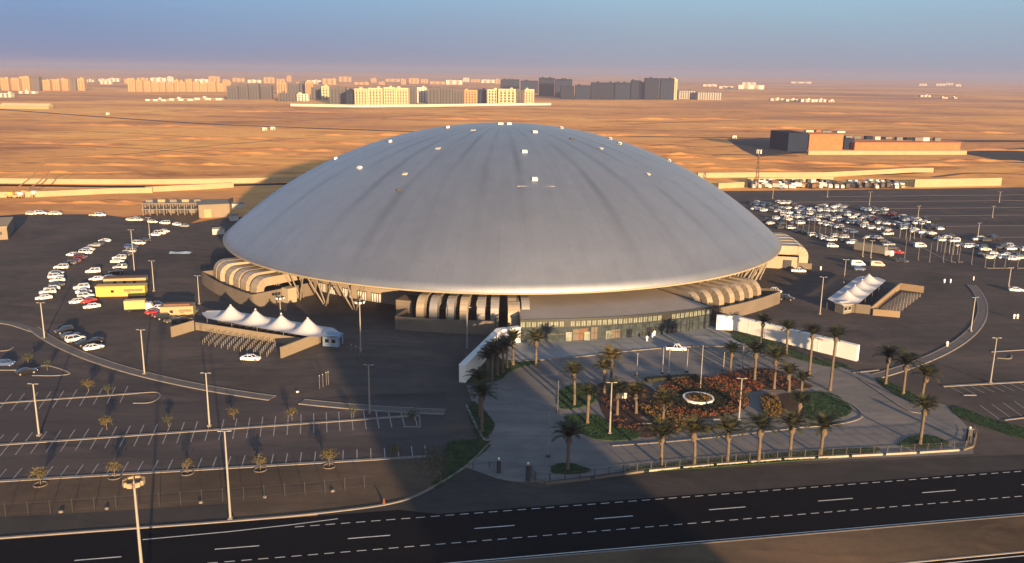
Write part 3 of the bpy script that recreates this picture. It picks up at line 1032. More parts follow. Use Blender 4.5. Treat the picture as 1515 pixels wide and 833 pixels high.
w = bpy.data.worlds.new('World'); SC.world = w; w.use_nodes = True
nt = w.node_tree
bg = nt.nodes['Background']
sky = nt.nodes.new('ShaderNodeTexSky')
sky.sky_type = 'NISHITA'
sky.sun_disc = False
sky.sun_elevation = SUN_EL
sky.sun_rotation = math.atan2(SUN_TO.x, SUN_TO.y)
sky.altitude = 50; sky.air_density = 1.0; sky.dust_density = 2.5; sky.ozone_density = 2.0
# low haze layer of the evening sky (opposite the sun: mauve at the horizon, clearing upwards), blended into the sky model
tc = nt.nodes.new('ShaderNodeTexCoord'); sx = nt.nodes.new('ShaderNodeSeparateXYZ')
nt.links.new(tc.outputs['Generated'], sx.inputs[0])
mr = nt.nodes.new('ShaderNodeMapRange'); mr.inputs[1].default_value = -0.02; mr.inputs[2].default_value = 0.38
nt.links.new(sx.outputs[2], mr.inputs[0])
nzv = nt.nodes.new('ShaderNodeMapping'); nzv.inputs['Scale'].default_value = (1.6, 1.6, 9.0)
nt.links.new(tc.outputs['Generated'], nzv.inputs['Vector'])
nz = noise(nt, 1.6, 4, nzv.outputs[0], 0.5)
mr2 = math_n(nt, 'ADD', mr.outputs[0], math_n(nt, 'MULTIPLY', math_n(nt, 'SUBTRACT', nz, 0.5), 0.07))
hzc = ramp(nt, mr2, [(0.0, (0.82, 0.79, 1.04)), (0.05, (0.84, 0.86, 1.13)), (0.10, (0.83, 0.95, 1.27)), (0.16, (0.82, 1.08, 1.44)), (0.25, (0.84, 1.32, 1.76)), (1.0, (0.50, 0.98, 1.70))])
side = nt.nodes.new('ShaderNodeMapRange'); side.inputs[1].default_value = -0.45; side.inputs[2].default_value = 0.15
nt.links.new(sx.outputs[0], side.inputs[0])
tint = ramp(nt, side.outputs[0], [(0.0, (0.70, 0.78, 0.96)), (1.0, (1.06, 1.05, 1.0))])
hz2 = mixc(nt, 1.0, hzc, tint, 'MULTIPLY')
fd = nt.nodes.new('ShaderNodeMapRange'); fd.interpolation_type = 'SMOOTHSTEP'; fd.inputs[1].default_value = 0.10; fd.inputs[2].default_value = 0.42
nt.links.new(sx.outputs[2], fd.inputs[0])
nt.links.new(mixc(nt, fd.outputs[0], hz2, sky.outputs[0]), bg.inputs[0])
bg.inputs[1].default_value = 0.092
sl = bpy.data.lights.new('sun', 'SUN'); sl.energy = 4.6; sl.angle = math.radians(0.7); sl.color = (1.0, 0.65, 0.33)
so = bpy.data.objects.new('sun', sl); COL.objects.link(so)
so.rotation_euler = SUN_TO.to_track_quat('Z', 'Y').to_euler()
so.location = (200, -200, 300)
SC.view_settings.view_transform = 'Standard'
SC.view_settings.look = 'None'
SC.view_settings.gamma = 1.0
SC.view_settings.exposure = 2.05
SC.cycles.max_bounces = 6
SC.cycles.volume_bounces = 1
SC.cycles.use_denoising = True

# ================================================================== GATEHOUSES
def canopy(name, peaks, half, eave, label, zpk=6.2, ez=3.1, overs=3.5):
    """fabric canopy of pointed bays along a line; peaks are plan points"""
    P = [Vector((p[0], p[1], 0)) for p in peaks]
    d = (P[-1] - P[0]).normalized(); n = Vector((-d.y, d.x, 0))
    bay = (P[-1] - P[0]).length / (len(P) - 1)
    o0 = P[0] - d * (bay / 2 + overs)
    L = bay * len(P) + 2 * overs
    t = thing(name, o0, label, 'canopy')
    NU, NV = 16 * len(P) + 8, 16
    b = MB(); vs = []
    for i in range(NU + 1):
        u = L * i / NU
        for j in range(NV + 1):
            v = half * (2 * j / NV - 1)
            z = ez
            for k in range(len(P)):
                uk = overs + bay * (k + .5)
                r = math.hypot((u - uk) / (bay * .5), v / half)
                z = max(z, ez + (zpk * (1 + .05 * math.sin(k * 2.3 + 1)) - ez) * max(0.0, 1 - r) ** 1.7)
            e = min(u, L - u)
            hw = 1.0 if e > overs else 0.18 + .82 * (e / overs) ** .8
            sag = .35 * math.sin(PI * ((u - overs) / bay % 1.0)) if overs < u < L - overs else 0
            p = d * u + n * v * hw
            z += .25 * (abs(v) / half) ** 3 * (0.5 - sag)
            vs.append((p.x, p.y, z))
    fs = [(i * (NV + 1) + j, (i + 1) * (NV + 1) + j, (i + 1) * (NV + 1) + j + 1, i * (NV + 1) + j + 1) for i in range(NU) for j in range(NV)]
    b.add(vs, fs)
    b.build('membrane', 'tent', t, smooth=True)
    for k in range(len(P)):
        uk = overs + bay * (k + .5)
        q = d * uk
        MB().tube((q.x, q.y, 0), (q.x, q.y, zpk - .05), .1, .08).build('mast', 'poledark', t)
        MB().tube((q.x, q.y, zpk - .25), (q.x, q.y, zpk + .12), .3, .18).build('cap', 'tent', t)
        for s in (-1, 1):
            q = d * (uk - bay / 2) + n * s * (half - .1)
            MB().tube((q.x, q.y, 0), (q.x, q.y, ez + .1), .07).build('post', 'poledark', t)
    return t, d, n, o0, L


def booth(name, loc, rz, label, wm, rm, w=3.6, l=4.2, h=2.6):
    t = thing(name, loc, label, 'booth', rz=rz)
    b = MB().box((0, 0, h / 2), (l, w, h)); b.build('wall', wm, t)
    r = MB()
    r.loft([[(x, -w / 2 - .35, h), (x, 0, h + .95), (x, w / 2 + .35, h), (x, 0, h + .12)] for x in (-l / 2 - .35, l / 2 + .35)])
    r.loft([[(x, -w / 2, h), (x, 0, h + .8), (x, w / 2, h)] for x in (-l / 2, l / 2)])
    r.build('roof', rm, t)
    for x in (-.9, .9):
        wd = MB().box((x, -w / 2 - .03, 1.5), (1.0, .06, 1.0)).build('window', 'carglass', t)
        MB().box((x, -w / 2 - .05, .96), (1.2, .14, .08)).build('sill', 'white', wd)
    MB().box((l / 2 + .03, 0, 1.05), (.06, 1.0, 2.05)).build('door', 'dark', t)
    return t


def turnstile_row(o0, d, n, L, off, k0, label, group, count):
    base = None
    for i in range(count):
        p = o0 + d * (L * (i + .5) / count) + n * off
        if base is None:
            base = thing('turnstile', p, label, 'turnstile', group, math.atan2(d.y, d.x))
            MB().box((0, 0, 1.1), (.9, 1.6, 2.2)).build('cabinet', 'dark', base)
            b = MB()
            for z in (.5, .9, 1.3, 1.7):
                b.tube((.45, 0, z), (1.3, 0, z), .03, .03, 5)
            b.tube((1.3, 0, 0), (1.3, 0, 2.2), .06, .06, 6)
            b.build('rotor', 'rail', base)
            index_kids()
        else:
            c = copy_tree(base); c.location = p


def queue_barriers(p0, p1, p2, rows, label_f, group, h=1.25, posts=7):
    """rows of tube barriers filling the parallelogram p0 (near left) p1 (near right) p2 (far left)"""
    a, b_, c = Vector(p0), Vector(p1), Vector(p2)
    base = None
    L = (c - a).length
    for i in range(rows):
        q = a.lerp(b_, i / (rows - 1))
        if base is None:
            d = (c - a).normalized()
            base = thing('queue_barrier', q, label_f(i), 'barrier', group, math.atan2(d.y, d.x))
            r = MB()
            for z in (h, h * .55):
                r.tube((0, 0, z), (L, 0, z), .045, .045, 6)
            r.build('rail', 'rail', base)
            pm = MB().tube((0, 0, 0), (0, 0, h), .05, .05, 6).mesh('post', 'rail')
            for k in range(posts):
                put('post', pm, base, (L * k / (posts - 1), 0, 0))
            index_kids()
        else:
            o = copy_tree(base); o.location = q; o['label'] = label_f(i)


# left gatehouse
pk = [G(341, 451, 6.4), G(379, 457, 6.4), G(417, 463.5, 6.4), G(455, 470, 6.4)]
cv, cd, cn, co, cl = canopy('tent_canopy', pk, 4.6, 3.2, 'white fabric canopy with four peaks over the turnstiles left of the dome', 6.4, 3.0, 5.5)
turnstile_row(co + cd * 6, cd, cn, cl - 12, -1.2, 0, 'dark turnstile cabinet standing under the four-peaked white canopy', 'turnstiles under the four-peaked canopy', 14)
wall_thing('gate_wall', [G(254, 499), G(287, 489)], 2.9, .4, 'beigepale', 'short beige wall leading from the kiosk side to the left end of four-peaked canopy')
wall_thing('gate_wall', [G(290, 488), G(380, 502), G(446, 512)], 2.2, .3, 'beigepale', 'low beige wall along the front of the four-peaked canopy')
wall_thing('gate_wall', [G(416, 530), G(476, 506)], 2.9, .5, 'beigepale', 'beige wall running from the car-side end to the blue ticket booth')
queue_barriers(G(300, 510), G(395, 528), G(318, 493), 11, lambda i: '%s queue barrier from the left in front of the four-peaked canopy' % ORD[i], 'queue barriers before the four-peaked canopy')
booth('ticket_booth', G(493, 510), math.radians(-12), 'blue-grey ticket booth at the right end of four-peaked canopy', 'blue', 'blue')
# right gatehouse
pk = [G(1254, 428, 6.0), G(1265, 419, 6.0), G(1275, 411, 6.0), G(1286, 404, 6.0)]
cv, cd, cn, co, cl = canopy('tent_canopy', pk, 4.6, 3.2, 'grey fabric canopy with small peaks at the gatehouse right of the dome', 5.6, 3.1, 3.5)
turnstile_row(co + cd * 4, cd, cn, cl - 8, -1.4, 0, 'dark turnstile cabinet under the grey canopy right of the dome', 'turnstiles under the grey canopy', 12)
wall_thing('gate_wall', [G(1258, 462), G(1287, 465)], 2.8, .35, 'plinth', 'short brown wall between small gabled booth and right queue yard')
wall_thing('gate_wall', [G(1288, 465), G(1330, 429)], 2.3, .35, 'beige', 'beige wall between grey canopy and right queue yard')
wall_thing('gate_wall', [G(1331, 428.5), G(1366, 433.5)], 2.3, .35, 'beige', 'beige wall along the far end of right queue yard')
wall_thing('gate_wall', [G(1291, 466.5), G(1331, 470)], 2.0, .35, 'beige', 'beige wall along the near end of right queue yard')
queue_barriers(G(1302, 462), G(1330, 464), G(1335, 438), 7, lambda i: '%s queue barrier from the left inside the right queue yard' % ORD[i], 'queue barriers in the right yard', 1.15)
booth('ticket_booth', G(1247, 462), math.radians(30), 'small grey gabled booth at the near end of the grey canopy', 'concrete', 'tarp', 3.2, 3.6, 2.6)


# kiosks and trailers on the left
def kiosk(loc, rz, l, w, h, wm, rm, label, cat='kiosk', wins=2, awn=True):
    t = thing('kiosk', loc, label, cat, rz=rz)
    MB().box((0, 0, .35 + h / 2), (l, w, h)).build('wall', wm, t)
    MB().box((0, 0, h + .42), (l + .3, w + .3, .16)).build('roof', rm, t)
    MB().box((0, 0, .18), (l - .4, w - .4, .34)).build('base', 'dark', t)
    for i in range(wins):
        x = l * ((i + .75) / (wins + .5) - .5) * .8
        f = MB().box((x, -w / 2 - .03, .35 + h * .52), (.9, .06, .8)).build('window', 'carglass', t)
        MB().box((x, -w / 2 - .06, .35 + h * .52 + .46), (1.1, .12, .1)).build('frame', rm, f)
    if awn:
        b = MB(); b.loft([[(x, -w / 2, h * .86), (x, -w / 2 - 1.2, h * .7), (x, -w / 2 - 1.2, h * .66), (x, -w / 2, h * .80)] for x in (l * .08, l * .46)])
        b.build('awning', 'tan', t)
    return t


kiosk(G(181, 438), math.radians(9), 14.5, 3.4, 3.1, 'yellow', 'yellow', 'yellow trailer cabin with two small dark windows', 'trailer')
kiosk(G(187, 424), math.radians(12), 13.0, 3.6, 2.8, 'tan', 'brown', 'tan cabin with brown roof behind the yellow trailer', 'cabin', 3, False)
k_ = kiosk(G(264, 468), math.radians(10), 9.0, 4.0, 3.0, 'tan', 'beigepale', 'beige kiosk with a flat roof beside the red and dark cars', 'kiosk', 2)
MB().box((0, -.2, 3.75), (7.0, 2.2, .5)).build('roof_box', 'brown', k_)

# concrete frame and pale container behind, left of the dome
t = thing('concrete_frame', G(262, 316), 'grey concrete frame building with open bays left of the dome', 'building', rz=math.radians(8))
for fl in (2.9, 5.8):
    MB().box((0, 0, fl), (30, 11, .35)).build('slab', 'concrete', t)
cm = MB().box((0, 0, 2.85), (.45, .45, 5.6)).mesh('column', 'concrete')
for i in range(10):
    for y in (-5, 0, 5):
        put('column', cm, t, (-14.5 + i * 3.22, y, 0))
for i in range(6):
    MB().box((-12 + i * 4.8, 1.5, 1.3), (2.6, 2.0, 2.4)).build('plant_unit', 'dark' if i % 2 else 'concrete', t)
for i in range(5):
    MB().box((-12 + i * 5.6, -.8, 6.6), (3.2, 3.0, 1.3)).build('roof_unit', 'tan' if i % 2 else 'concrete', t)
t = thing('pale_shed', G(316, 318), 'pale cream shed beside the concrete frame building', 'shed', rz=math.radians(22))
MB().box((0, 0, 3.1), (14, 16, 6.2)).build('wall', 'beigepale', t)
MB().box((0, 0, 6.3), (14.6, 16.6, .25)).build('roof', 'concrete', t)
MB().box((-3, -8.05, 2.1), (3.2, .1, 4)).build('door', 'tan', t)
for (x, y, l) in ((323, 346, 5), (352, 308, 6), (346, 326, 4)):
    t = thing('covered_crate', G(x, y), '%s grey tarpaulin-covered crate in the shade %s' % (('large', 'beside the left rim of the dome') if l == 5 else (('long', 'behind the left rim of the dome') if l == 6 else ('small', 'between dome rim and cream shed'))), 'crate', rz=.4)
    MB().box((0, 0, 1.2), (l, 3.2, 2.4)).build('box', 'tarp', t)
    b = MB(); b.loft([[(x_, -1.7, 2.42), (x_, 0, 3.0), (x_, 1.7, 2.42)] for x_ in (-l / 2 - .1, l / 2 + .1)]); b.build('cover', 'concrete', t)
t = thing('cloth_sheet', G(268, 376), 'blue sheet stretched low over frames on the yard left of the ducts', 'shade sheet', rz=.05)
b = MB(); b.loft([[(x_, -2, .5), (x_, 0, 1.0 + .2 * math.sin(x_)), (x_, 2, .5), (x_, 0, .9)] for x_ in (-4, -2, 0, 2, 4)]); b.build('sheet', 'blue', t)
for x_ in (-3.6, 0, 3.6):
    MB().tube((x_, 0, 0), (x_, 0, .9), .06).build('pole', 'dark', t)
# left-edge low building
t = thing('flat_roofed_building', G(-22, 352), 'low flat-roofed beige building at the left edge of the yard', 'building', rz=math.radians(24))
MB().box((0, 6, 2.6), (18, 26, 5.2)).build('wall', 'beigepale', t)
MB().box((0, 6, 5.3), (18.5, 26.5, .25)).build('roof', 'tan', t)
for i in range(4):
    MB().box((-6.5 + i * 4.3, -7.04, 2.7), (1.4, .1, 1.3)).build('window', 'dark', t)

# ================================================================== WALLS OUT IN THE SAND
wall_thing('sand_wall', gp((-260, 296), (58, 291), (168, 286), (226, 285)), 3.0, 2.0, 'creamwall', 'pale lit wall on the sand at left, nearer of two', group=None)
wall_thing('sand_wall', gp((215, 284), (300, 280), (345, 277)), 3.0, 2.0, 'creamwall', 'beige wall on the sand between the pale wall and the dome')
wall_thing('boundary_wall', smooth_line(gp((-300, 268), (0, 271), (200, 272.5), (390, 270), (500, 266)), 4), 3.0, 1.2, 'creamwall', 'long low wall beside the dark track behind the left yard')
wall_thing('boundary_wall', gp((1032, 263), (1120, 262), (1220, 262), (1315, 257), (1350, 255), (1380, 255)), 3.4, 1.2, 'creamwall', 'long cream wall crossing the sand behind the parked trucks')
wall_thing('boundary_wall', gp((1352, 277), (1480, 274.5)), 5.2, 1.2, 'creamwall', 'cream wall standing alone right of the parked trucks')
wall_thing('boundary_wall', gp((1062, 279), (1100, 277)), 3.4, 1.2, 'creamwall', 'short cream wall between the dome edge and parked trucks')
wall_thing('boundary_wall', gp((1105, 270), (1232, 268)), 3.0, 1.2, 'creamwall', 'cream wall directly behind the parked trucks')
wall_thing('boundary_wall', gp((430, 157), (520, 158.5), (620, 158), (720, 156.5), (815, 155.5)), 4.5, 1.5, 'far_white', 'white wall in front of the cream apartment blocks')
# unfinished brick building
bl = G(1300, 226)
t = thing('unfinished_building', bl, 'long unfinished brick building with dark left end on the sand', 'building')
def seg(x0, x1, yb, yt, m, nm, dep, dz=0):
    p0, p1 = G(x0, yb), G(x1, yb)
    k = ppm((p0 + p1) / 2)
    h = (yb - yt) / k
    d = (p1 - p0); L = d.length; an = math.atan2(d.y, d.x)
    c = (p0 + p1) / 2 + Vector((-math.sin(an), math.cos(an), 0)) * dep / 2 - bl
    MB().box((c.x, c.y, h / 2 + dz), (L, dep, h), an).build(nm, m, t)
    return c, L, h, an
seg(1165, 1194, 224, 197, 'far_dark', 'end_block', 40)  # shade of the left end is put into a dark wall colour
seg(1196, 1246, 222, 199, 'brick', 'brick_wall', 12)
seg(1248, 1263, 221, 205, 'far_dark', 'end_block', 20)
seg(1264, 1420, 222, 211, 'brick', 'brick_wall', 14)
c, L, h, an = seg(1196, 1430, 229, 223, 'creamwall', 'front_wall', 2)
for i in range(9):
    x = 1200 + i * 5
    seg(x, x + 2.2, 221.7, 203 + (i % 3), 'concrete' if i % 2 else 'far_dark', 'column', 1.0)
for i in range(12):
    x = 1268 + i * 12.5
    seg(x, x + 1.6, 221.6, 210.6, 'tan', 'column', 1.0)
for i in range(14):
    x = 1205 + i * 15 + random.uniform(-4, 4); p = G(x, 222) - bl
    MB().box((p.x, p.y + 22 + random.uniform(-4, 4), 12 + (i < 4) * 5 - i * .25), (random.uniform(4, 9), 7, random.uniform(1.5, 3.5)), random.uniform(-.4, .4)).build('roof_block', random.choice(['concrete', 'brick', 'far_white', 'far_dark']), t)


# ================================================================== FAR CITY
def block(x0, x1, yt, yb, m, rec, label, cat='apartment block', strips=None, dep=16, rot=0.0, group=None, name='apartment_block'):
    p0, p1 = G(x0, yb), G(x1, yb)
    c = (p0 + p1) / 2
    k = ppm(c)
    wd = (x1 - x0) / k
    h = (yb - yt) / k
    t = thing(name, c, label, cat, group, rot)
    MB().box((0, dep / 2, h / 2), (wd, dep, h)).build('wall', m, t)
    n = strips if strips is not None else max(1, int(wd / 7))
    sw = wd / (n * 2 + 1)
    sm = MB().box((0, -.18, h * .48), (sw * .9, .3, h * .86)).mesh('window_bay', rec)
    for i in range(n):
        put('window_bay', sm, t, (-wd / 2 + sw * (2 * i + 1.5), 0, 0))
    if h > 12:
        fb_ = MB(); nf_ = max(3, int(h / 5.5))
        for q_ in range(1, nf_):
            fb_.box((0, -.22, h * q_ / nf_), (wd * .97, .5, h / nf_ * .34))
        fb_.build('floor_bands', m, t)
    rr = random.Random(int(x0 * 31))
    for i in range(max(1, n // 3)):
        MB().box((rr.uniform(-.35, .35) * wd, dep * rr.uniform(.3, .7), h + 1.6), (rr.uniform(4, 7), 6, 3.2)).build('stair_head', m, t)
    if n > 2:
        MB().box((0, dep / 2, h + .25), (wd + .4, dep + .4, .5)).build('parapet', m, t)
    return t


rnd = random.Random(3)
i = 0
for (a, b_) in ((-16, -2), (0, 14), (16, 30), (31, 45), (46, 60), (61, 75), (76, 89), (90, 102), (104, 114), (115, 126)):
    block(a, b_ - .6, 114 + rnd.uniform(0, 5), 134, 'far_beige' if i % 4 else 'far_grey', 'far_recess_pale', '%s tall beige block from the left in the row at far left' % ORD[i], rot=rnd.uniform(-.1, .15), group='beige blocks at far left'); i += 1
x = 190; i = 0
while x < 342:
    wv = rnd.uniform(7, 13)
    block(x, x + wv - 1, 118 + rnd.uniform(-1, 6), 135.5, 'far_beige', 'far_recess_pale', '%s beige block from the left in the row left of the grey blocks' % ORD[i], rot=rnd.uniform(-.1, .15), group='beige blocks left of the grey blocks')
    x += wv; i += 1
lst = [(336, 352, 128, 147, 'far_grey'), (353, 367, 126, 147, 'far_grey'), (368, 383, 125, 147, 'far_grey'), (384, 402, 128, 146, 'far_grey'), (410, 424, 123, 139, 'far_beige'), (425, 442, 124, 139, 'far_grey'), (412, 424, 138, 150, 'far_grey'), (425, 437, 138.5, 150, 'far_grey'),
       (443, 450, 121, 138, 'far_grey'), (452, 463, 122, 139, 'far_beige'), (439, 456, 139.5, 149.5, 'far_white'), (460, 475, 130, 147, 'far_grey'), (476, 487, 128, 149, 'far_cream'), (488, 511, 130, 154, 'far_grey'), (512, 523, 134, 156, 'far_dark')]
for i, (a, b_, yt, yb, m) in enumerate(lst):
    block(a, b_, yt, yb, m, 'far_recess', '%s block from the left in the mixed grey cluster left of the cream blocks' % ORD[i], group='mixed grey blocks')
lst = [(525, 544, 132, 156.5), (545, 566, 131, 156.5), (568, 585, 130, 156.5), (586, 604, 131, 156.5), (721, 736, 133, 155), (737, 763, 132.5, 155.5), (776, 790, 133, 155)]
for i, (a, b_, yt, yb) in enumerate(lst):
    block(a, b_, yt, yb, 'far_cream', 'far_recess', '%s sunlit cream apartment block from the left behind the dome' % ORD[i], strips=4 if b_ - a > 16 else 3, group='cream apartment blocks', dep=30)
lst = [(605, 616, 130, 154), (617, 631, 130, 152), (633, 651, 131, 154), (652, 669, 130, 154), (670, 686, 134, 154), (687, 706, 134, 154), (707, 719, 133, 154), (764, 775, 134, 155)]
for i, (a, b_, yt, yb) in enumerate(lst):
    block(a, b_, yt, yb, ['far_grey', 'far_white', 'far_grey', 'far_grey', 'far_grey', 'far_beige', 'far_dark', 'far_grey'][i], 'far_recess', '%s grey or tan block from the left among the cream blocks' % ORD[i], group='blocks between the cream ones')
lst = [(740, 768, 118, 136, 0), (770, 796, 120, 138, 0), (797, 820, 116, 142, 0), (821, 846, 118, 144, 0), (829, 849, 128, 147, 1), (851, 873, 127, 147, 1), (874, 908, 123, 147.5, 1), (909, 932, 123, 147.5, 0), (933, 945, 120, 147.5, 0), (946, 952, 122, 147, 0), (953, 974, 116.5, 147.5, 1), (976, 996, 117, 147.5, 1), (1003, 1029, 134, 147, 0), (1031, 1068, 136.5, 148, 0)]
for i, (a, b_, yt, yb, k) in enumerate(lst):
    block(a, b_, yt, yb, 'far_dark' if k or i < 10 else 'far_grey', ('far_slatebay' if i % 2 else 'far_recess') if i < 12 else 'far_white', '%s dark slate block from the left in the group behind the dome' % ORD[i], group='dark slate blocks', cat='office block', name='office_block')
block(996.6, 1001, 118, 147.5, 'far_cream', 'far_recess_pale', 'narrow cream strip coloured as the sunlit right edge of the dark slate group', strips=1)  # pale block paints the sunlit edge of the dark towers
# hazy rows nearer the horizon
i = 0; x = -20
while x < 745:
    wv = rnd.uniform(9, 26)
    if not (126 < x < 185) or rnd.random() < .5:
        yb = rnd.uniform(121, 126)
        block(x, x + wv - rnd.uniform(1, 5), yb - rnd.uniform(4, 9), yb, rnd.choice(['far_beige', 'far_beige', 'far_white', 'far_beige']), 'far_recess_pale', '%s hazy pale building from the left along the far city skyline' % ORD[min(i, 44)], strips=2, group='hazy skyline buildings')
        i += 1
    x += wv
lst = [(128, 138, 118, 121.5), (146, 160, 117, 120.5), (161, 176, 116, 121), (0, 16, 138, 144), (28, 52, 135, 138.5), (1092, 1130, 126, 132), (1098, 1118, 122, 126), (1040, 1060, 125, 128), (1064, 1085, 128, 131), (1140, 1160, 146, 149), (1163, 1182, 147, 150), (1185, 1205, 147, 151), (1206, 1222, 147, 151), (1226, 1234, 148.5, 151), (1362, 1377, 141, 143.5), (1394, 1402, 144, 146), (1412, 1416, 144, 146), (1360, 1371, 124, 127), (1385, 1398, 124, 127), (1399, 1410, 123, 126), (1414, 1422, 125, 128), (1170, 1200, 121, 123.5), (215, 245, 147, 149.5), (250, 285, 146, 149), (287, 328, 145, 148)]
lst.sort()
for i, (a, b_, yt, yb) in enumerate(lst):
    block(a, b_, yt, yb, 'far_white', 'far_recess_pale', '%s low white shed from the left among those scattered on the far sand' % ORD[i], 'shed', strips=2, name='low_shed', group='low white sheds far off')
t = thing('long_shed', G(36, 161), 'long low yellow-roofed shed on the sand at far left', 'shed')
k = ppm(G(36, 161))
MB().box((0, 8, 2), (72 / k, 16, 4)).build('wall', 'far_beige', t)
b = MB(); b.loft([[(x_, -2, 4), (x_, 8, 9), (x_, 18, 4)] for x_ in (-36 / k, 36 / k)]); b.build('roof', 'far_cream', t)
for (x, y, l) in ((160, 170, 'white hut alone on the sand beside the far road'), (392, 193, 'small pale hut pair-left on the sand left of the dome top'), (404, 192, 'small pale hut with door on the sand nearest the dome top'), (1086, 205, 'white cabin at the left edge of the dark ground sheet')):
    t = thing('site_hut', G(x, y), l, 'hut')
    MB().box((0, 0, 1.7), (4.6, 4, 3.4)).build('wall', 'far_white', t)
    MB().box((0, 0, 3.55), (5.0, 4.4, .3)).build('roof', 'concrete', t)
    MB().box((1, -2.05, 1.1), (1.2, .1, 2.0)).build('door', 'dark', t)

# lattice telecom mast behind the trucks
t = thing('lattice_mast', G(1119, 279), 'thin lattice mast with antennas behind the parked trucks', 'mast')
for z0, z1 in ((0, 12), (12, 24)):
    b = MB(); s0, s1 = 1.0 - z0 / 30, 1.0 - z1 / 30
    cs = [(-1, -1), (1, -1), (1, 1), (-1, 1)]
    for i, (sx, sy) in enumerate(cs):
        b.tube((sx * s0, sy * s0, z0), (sx * s1, sy * s1, z1), .16, .14, 5)
        for k in range(4):
            za, zb = z0 + (z1 - z0) * k / 4, z0 + (z1 - z0) * (k + 1) / 4
            ra, rb = 1 - za / 30, 1 - zb / 30
            nx = cs[(i + 1) % 4]
            b.tube((sx * ra, sy * ra, za), (nx[0] * rb, nx[1] * rb, zb), .09, .09, 4)
    b.build('section', 'brown', t)
for k in range(6):
    a = k * PI / 3
    MB().box((math.cos(a) * 1.3, math.sin(a) * 1.3, 23.2), (.4, .3, 2.4), a).build('antenna', 'white', t)

# ================================================================== VEHICLES
def car_shapes(kind):
    body, win, whl = MB(), MB(), MB()
    def ring(x, zl, zs, hw):
        return [(x, hw * .88, zl), (x, hw, zl + .16), (x, hw, zs - .14), (x, hw * .84, zs), (x, -hw * .84, zs), (x, -hw, zs - .14), (x, -hw, zl + .16), (x, -hw * .88, zl)]
    def cabin(xb0, xb1, xt0, xt1, zs, zt, wb, wt):
        win.loft([[(xb0, -wb, zs - .03), (xb1, -wb, zs - .03), (xb1, wb, zs - .03), (xb0, wb, zs - .03)], [(xt0, -wt, zt - .06), (xt1, -wt, zt - .06), (xt1, wt, zt - .06), (xt0, wt, zt - .06)]])
        body.loft([[(xt0 - .05, -wt - .02, zt - .07), (xt1 + .05, -wt - .02, zt - .07), (xt1 + .05, wt + .02, zt - .07), (xt0 - .05, wt + .02, zt - .07)],
                   [(xt0 + .12, -wt + .12, zt), (xt1 - .12, -wt + .12, zt), (xt1 - .12, wt - .12, zt), (xt0 + .12, wt - .12, zt)]])
        for s in (-1, 1):
            for xb, xt in ((xb0, xt0), (xb1, xt1), ((xb0 + xb1) / 2 - .1, (xt0 + xt1) / 2 - .05)):
                body.tube((xb, s * wb, zs - .02), (xt, s * wt, zt - .05), .055, .05, 5)
    wx, wr, wy = 1.42, .34, .80
    if kind == 'sedan':
        st = [(-2.42, .42, .82, .68), (-2.3, .26, .98, .85), (-1.6, .22, 1.03, .92), (0, .2, .99, .93), (1.1, .2, .96, .92), (2.05, .24, .80, .87), (2.4, .36, .62, .66)]
        cabin(-1.85, 1.05, -1.05, .3, 1.0, 1.46, .82, .62)
    elif kind == 'suv':
        st = [(-2.4, .48, 1.05, .78), (-2.3, .32, 1.16, .90), (-1.4, .28, 1.16, .96), (0, .27, 1.14, .97), (1.2, .27, 1.12, .96), (2.15, .3, 1.0, .90), (2.45, .42, .78, .74)]
        cabin(-2.25, 1.2, -1.95, .4, 1.14, 1.86, .87, .70); wr, wy = .39, .84
    elif kind == 'hatchback':
        st = [(-2.0, .42, .86, .72), (-1.9, .26, 1.0, .84), (-1.2, .22, 1.02, .89), (0, .2, 1.0, .9), (1.0, .2, .97, .89), (1.75, .24, .84, .82), (2.02, .36, .66, .66)]
        cabin(-1.85, 1.1, -1.45, .25, 1.0, 1.52, .80, .62); wx, wy = 1.25, .76
    elif kind == 'pickup':
        st = [(-2.68, .5, 1.02, .80), (-2.6, .36, 1.1, .90), (-1.4, .32, 1.1, .94), (0, .3, 1.12, .95), (1.2, .3, 1.1, .95), (2.3, .34, 1.0, .90), (2.66, .46, .78, .76)]
        cabin(-.75, 1.35, -.5, .62, 1.1, 1.82, .86, .70); wx, wr, wy = 1.6, .40, .82
        win.box((-1.68, 0, 1.105), (1.66, 1.45, .06))
    else:  # van
        st = [(-2.6, .45, 1.9, .80), (-2.5, .3, 2.05, .92), (-1.0, .28, 2.1, .96), (.6, .28, 2.1, .96), (1.35, .28, 1.9, .95), (1.95, .3, 1.15, .92), (2.55, .4, .85, .78)]
        win.box((-.1, .965, 1.5), (2.6, .03, .5)).box((-.1, -.965, 1.5), (2.6, .03, .5))
        win.loft([[(1.42, -.82, 1.82), (1.42, .82, 1.82), (1.46, .82, 1.86), (1.46, -.82, 1.86)], [(1.96, -.82, 1.2), (1.96, .82, 1.2), (2.0, .82, 1.24), (2.0, -.82, 1.24)]])
        wx, wr, wy = 1.6, .36, .84
    body.loft([ring(*s) for s in st])
    whl.tube((0, -.12, 0), (0, .12, 0), wr, wr, 12, 0)
    whl.tube((0, -.13, 0), (0, .13, 0), wr * .55, wr * .55, 8, 1)
    return body, win, whl, (wx, wr, wy), st


SHAPES = {k: car_shapes(k) for k in ('sedan', 'suv', 'hatchback', 'pickup', 'van')}
CAR_ME = {}


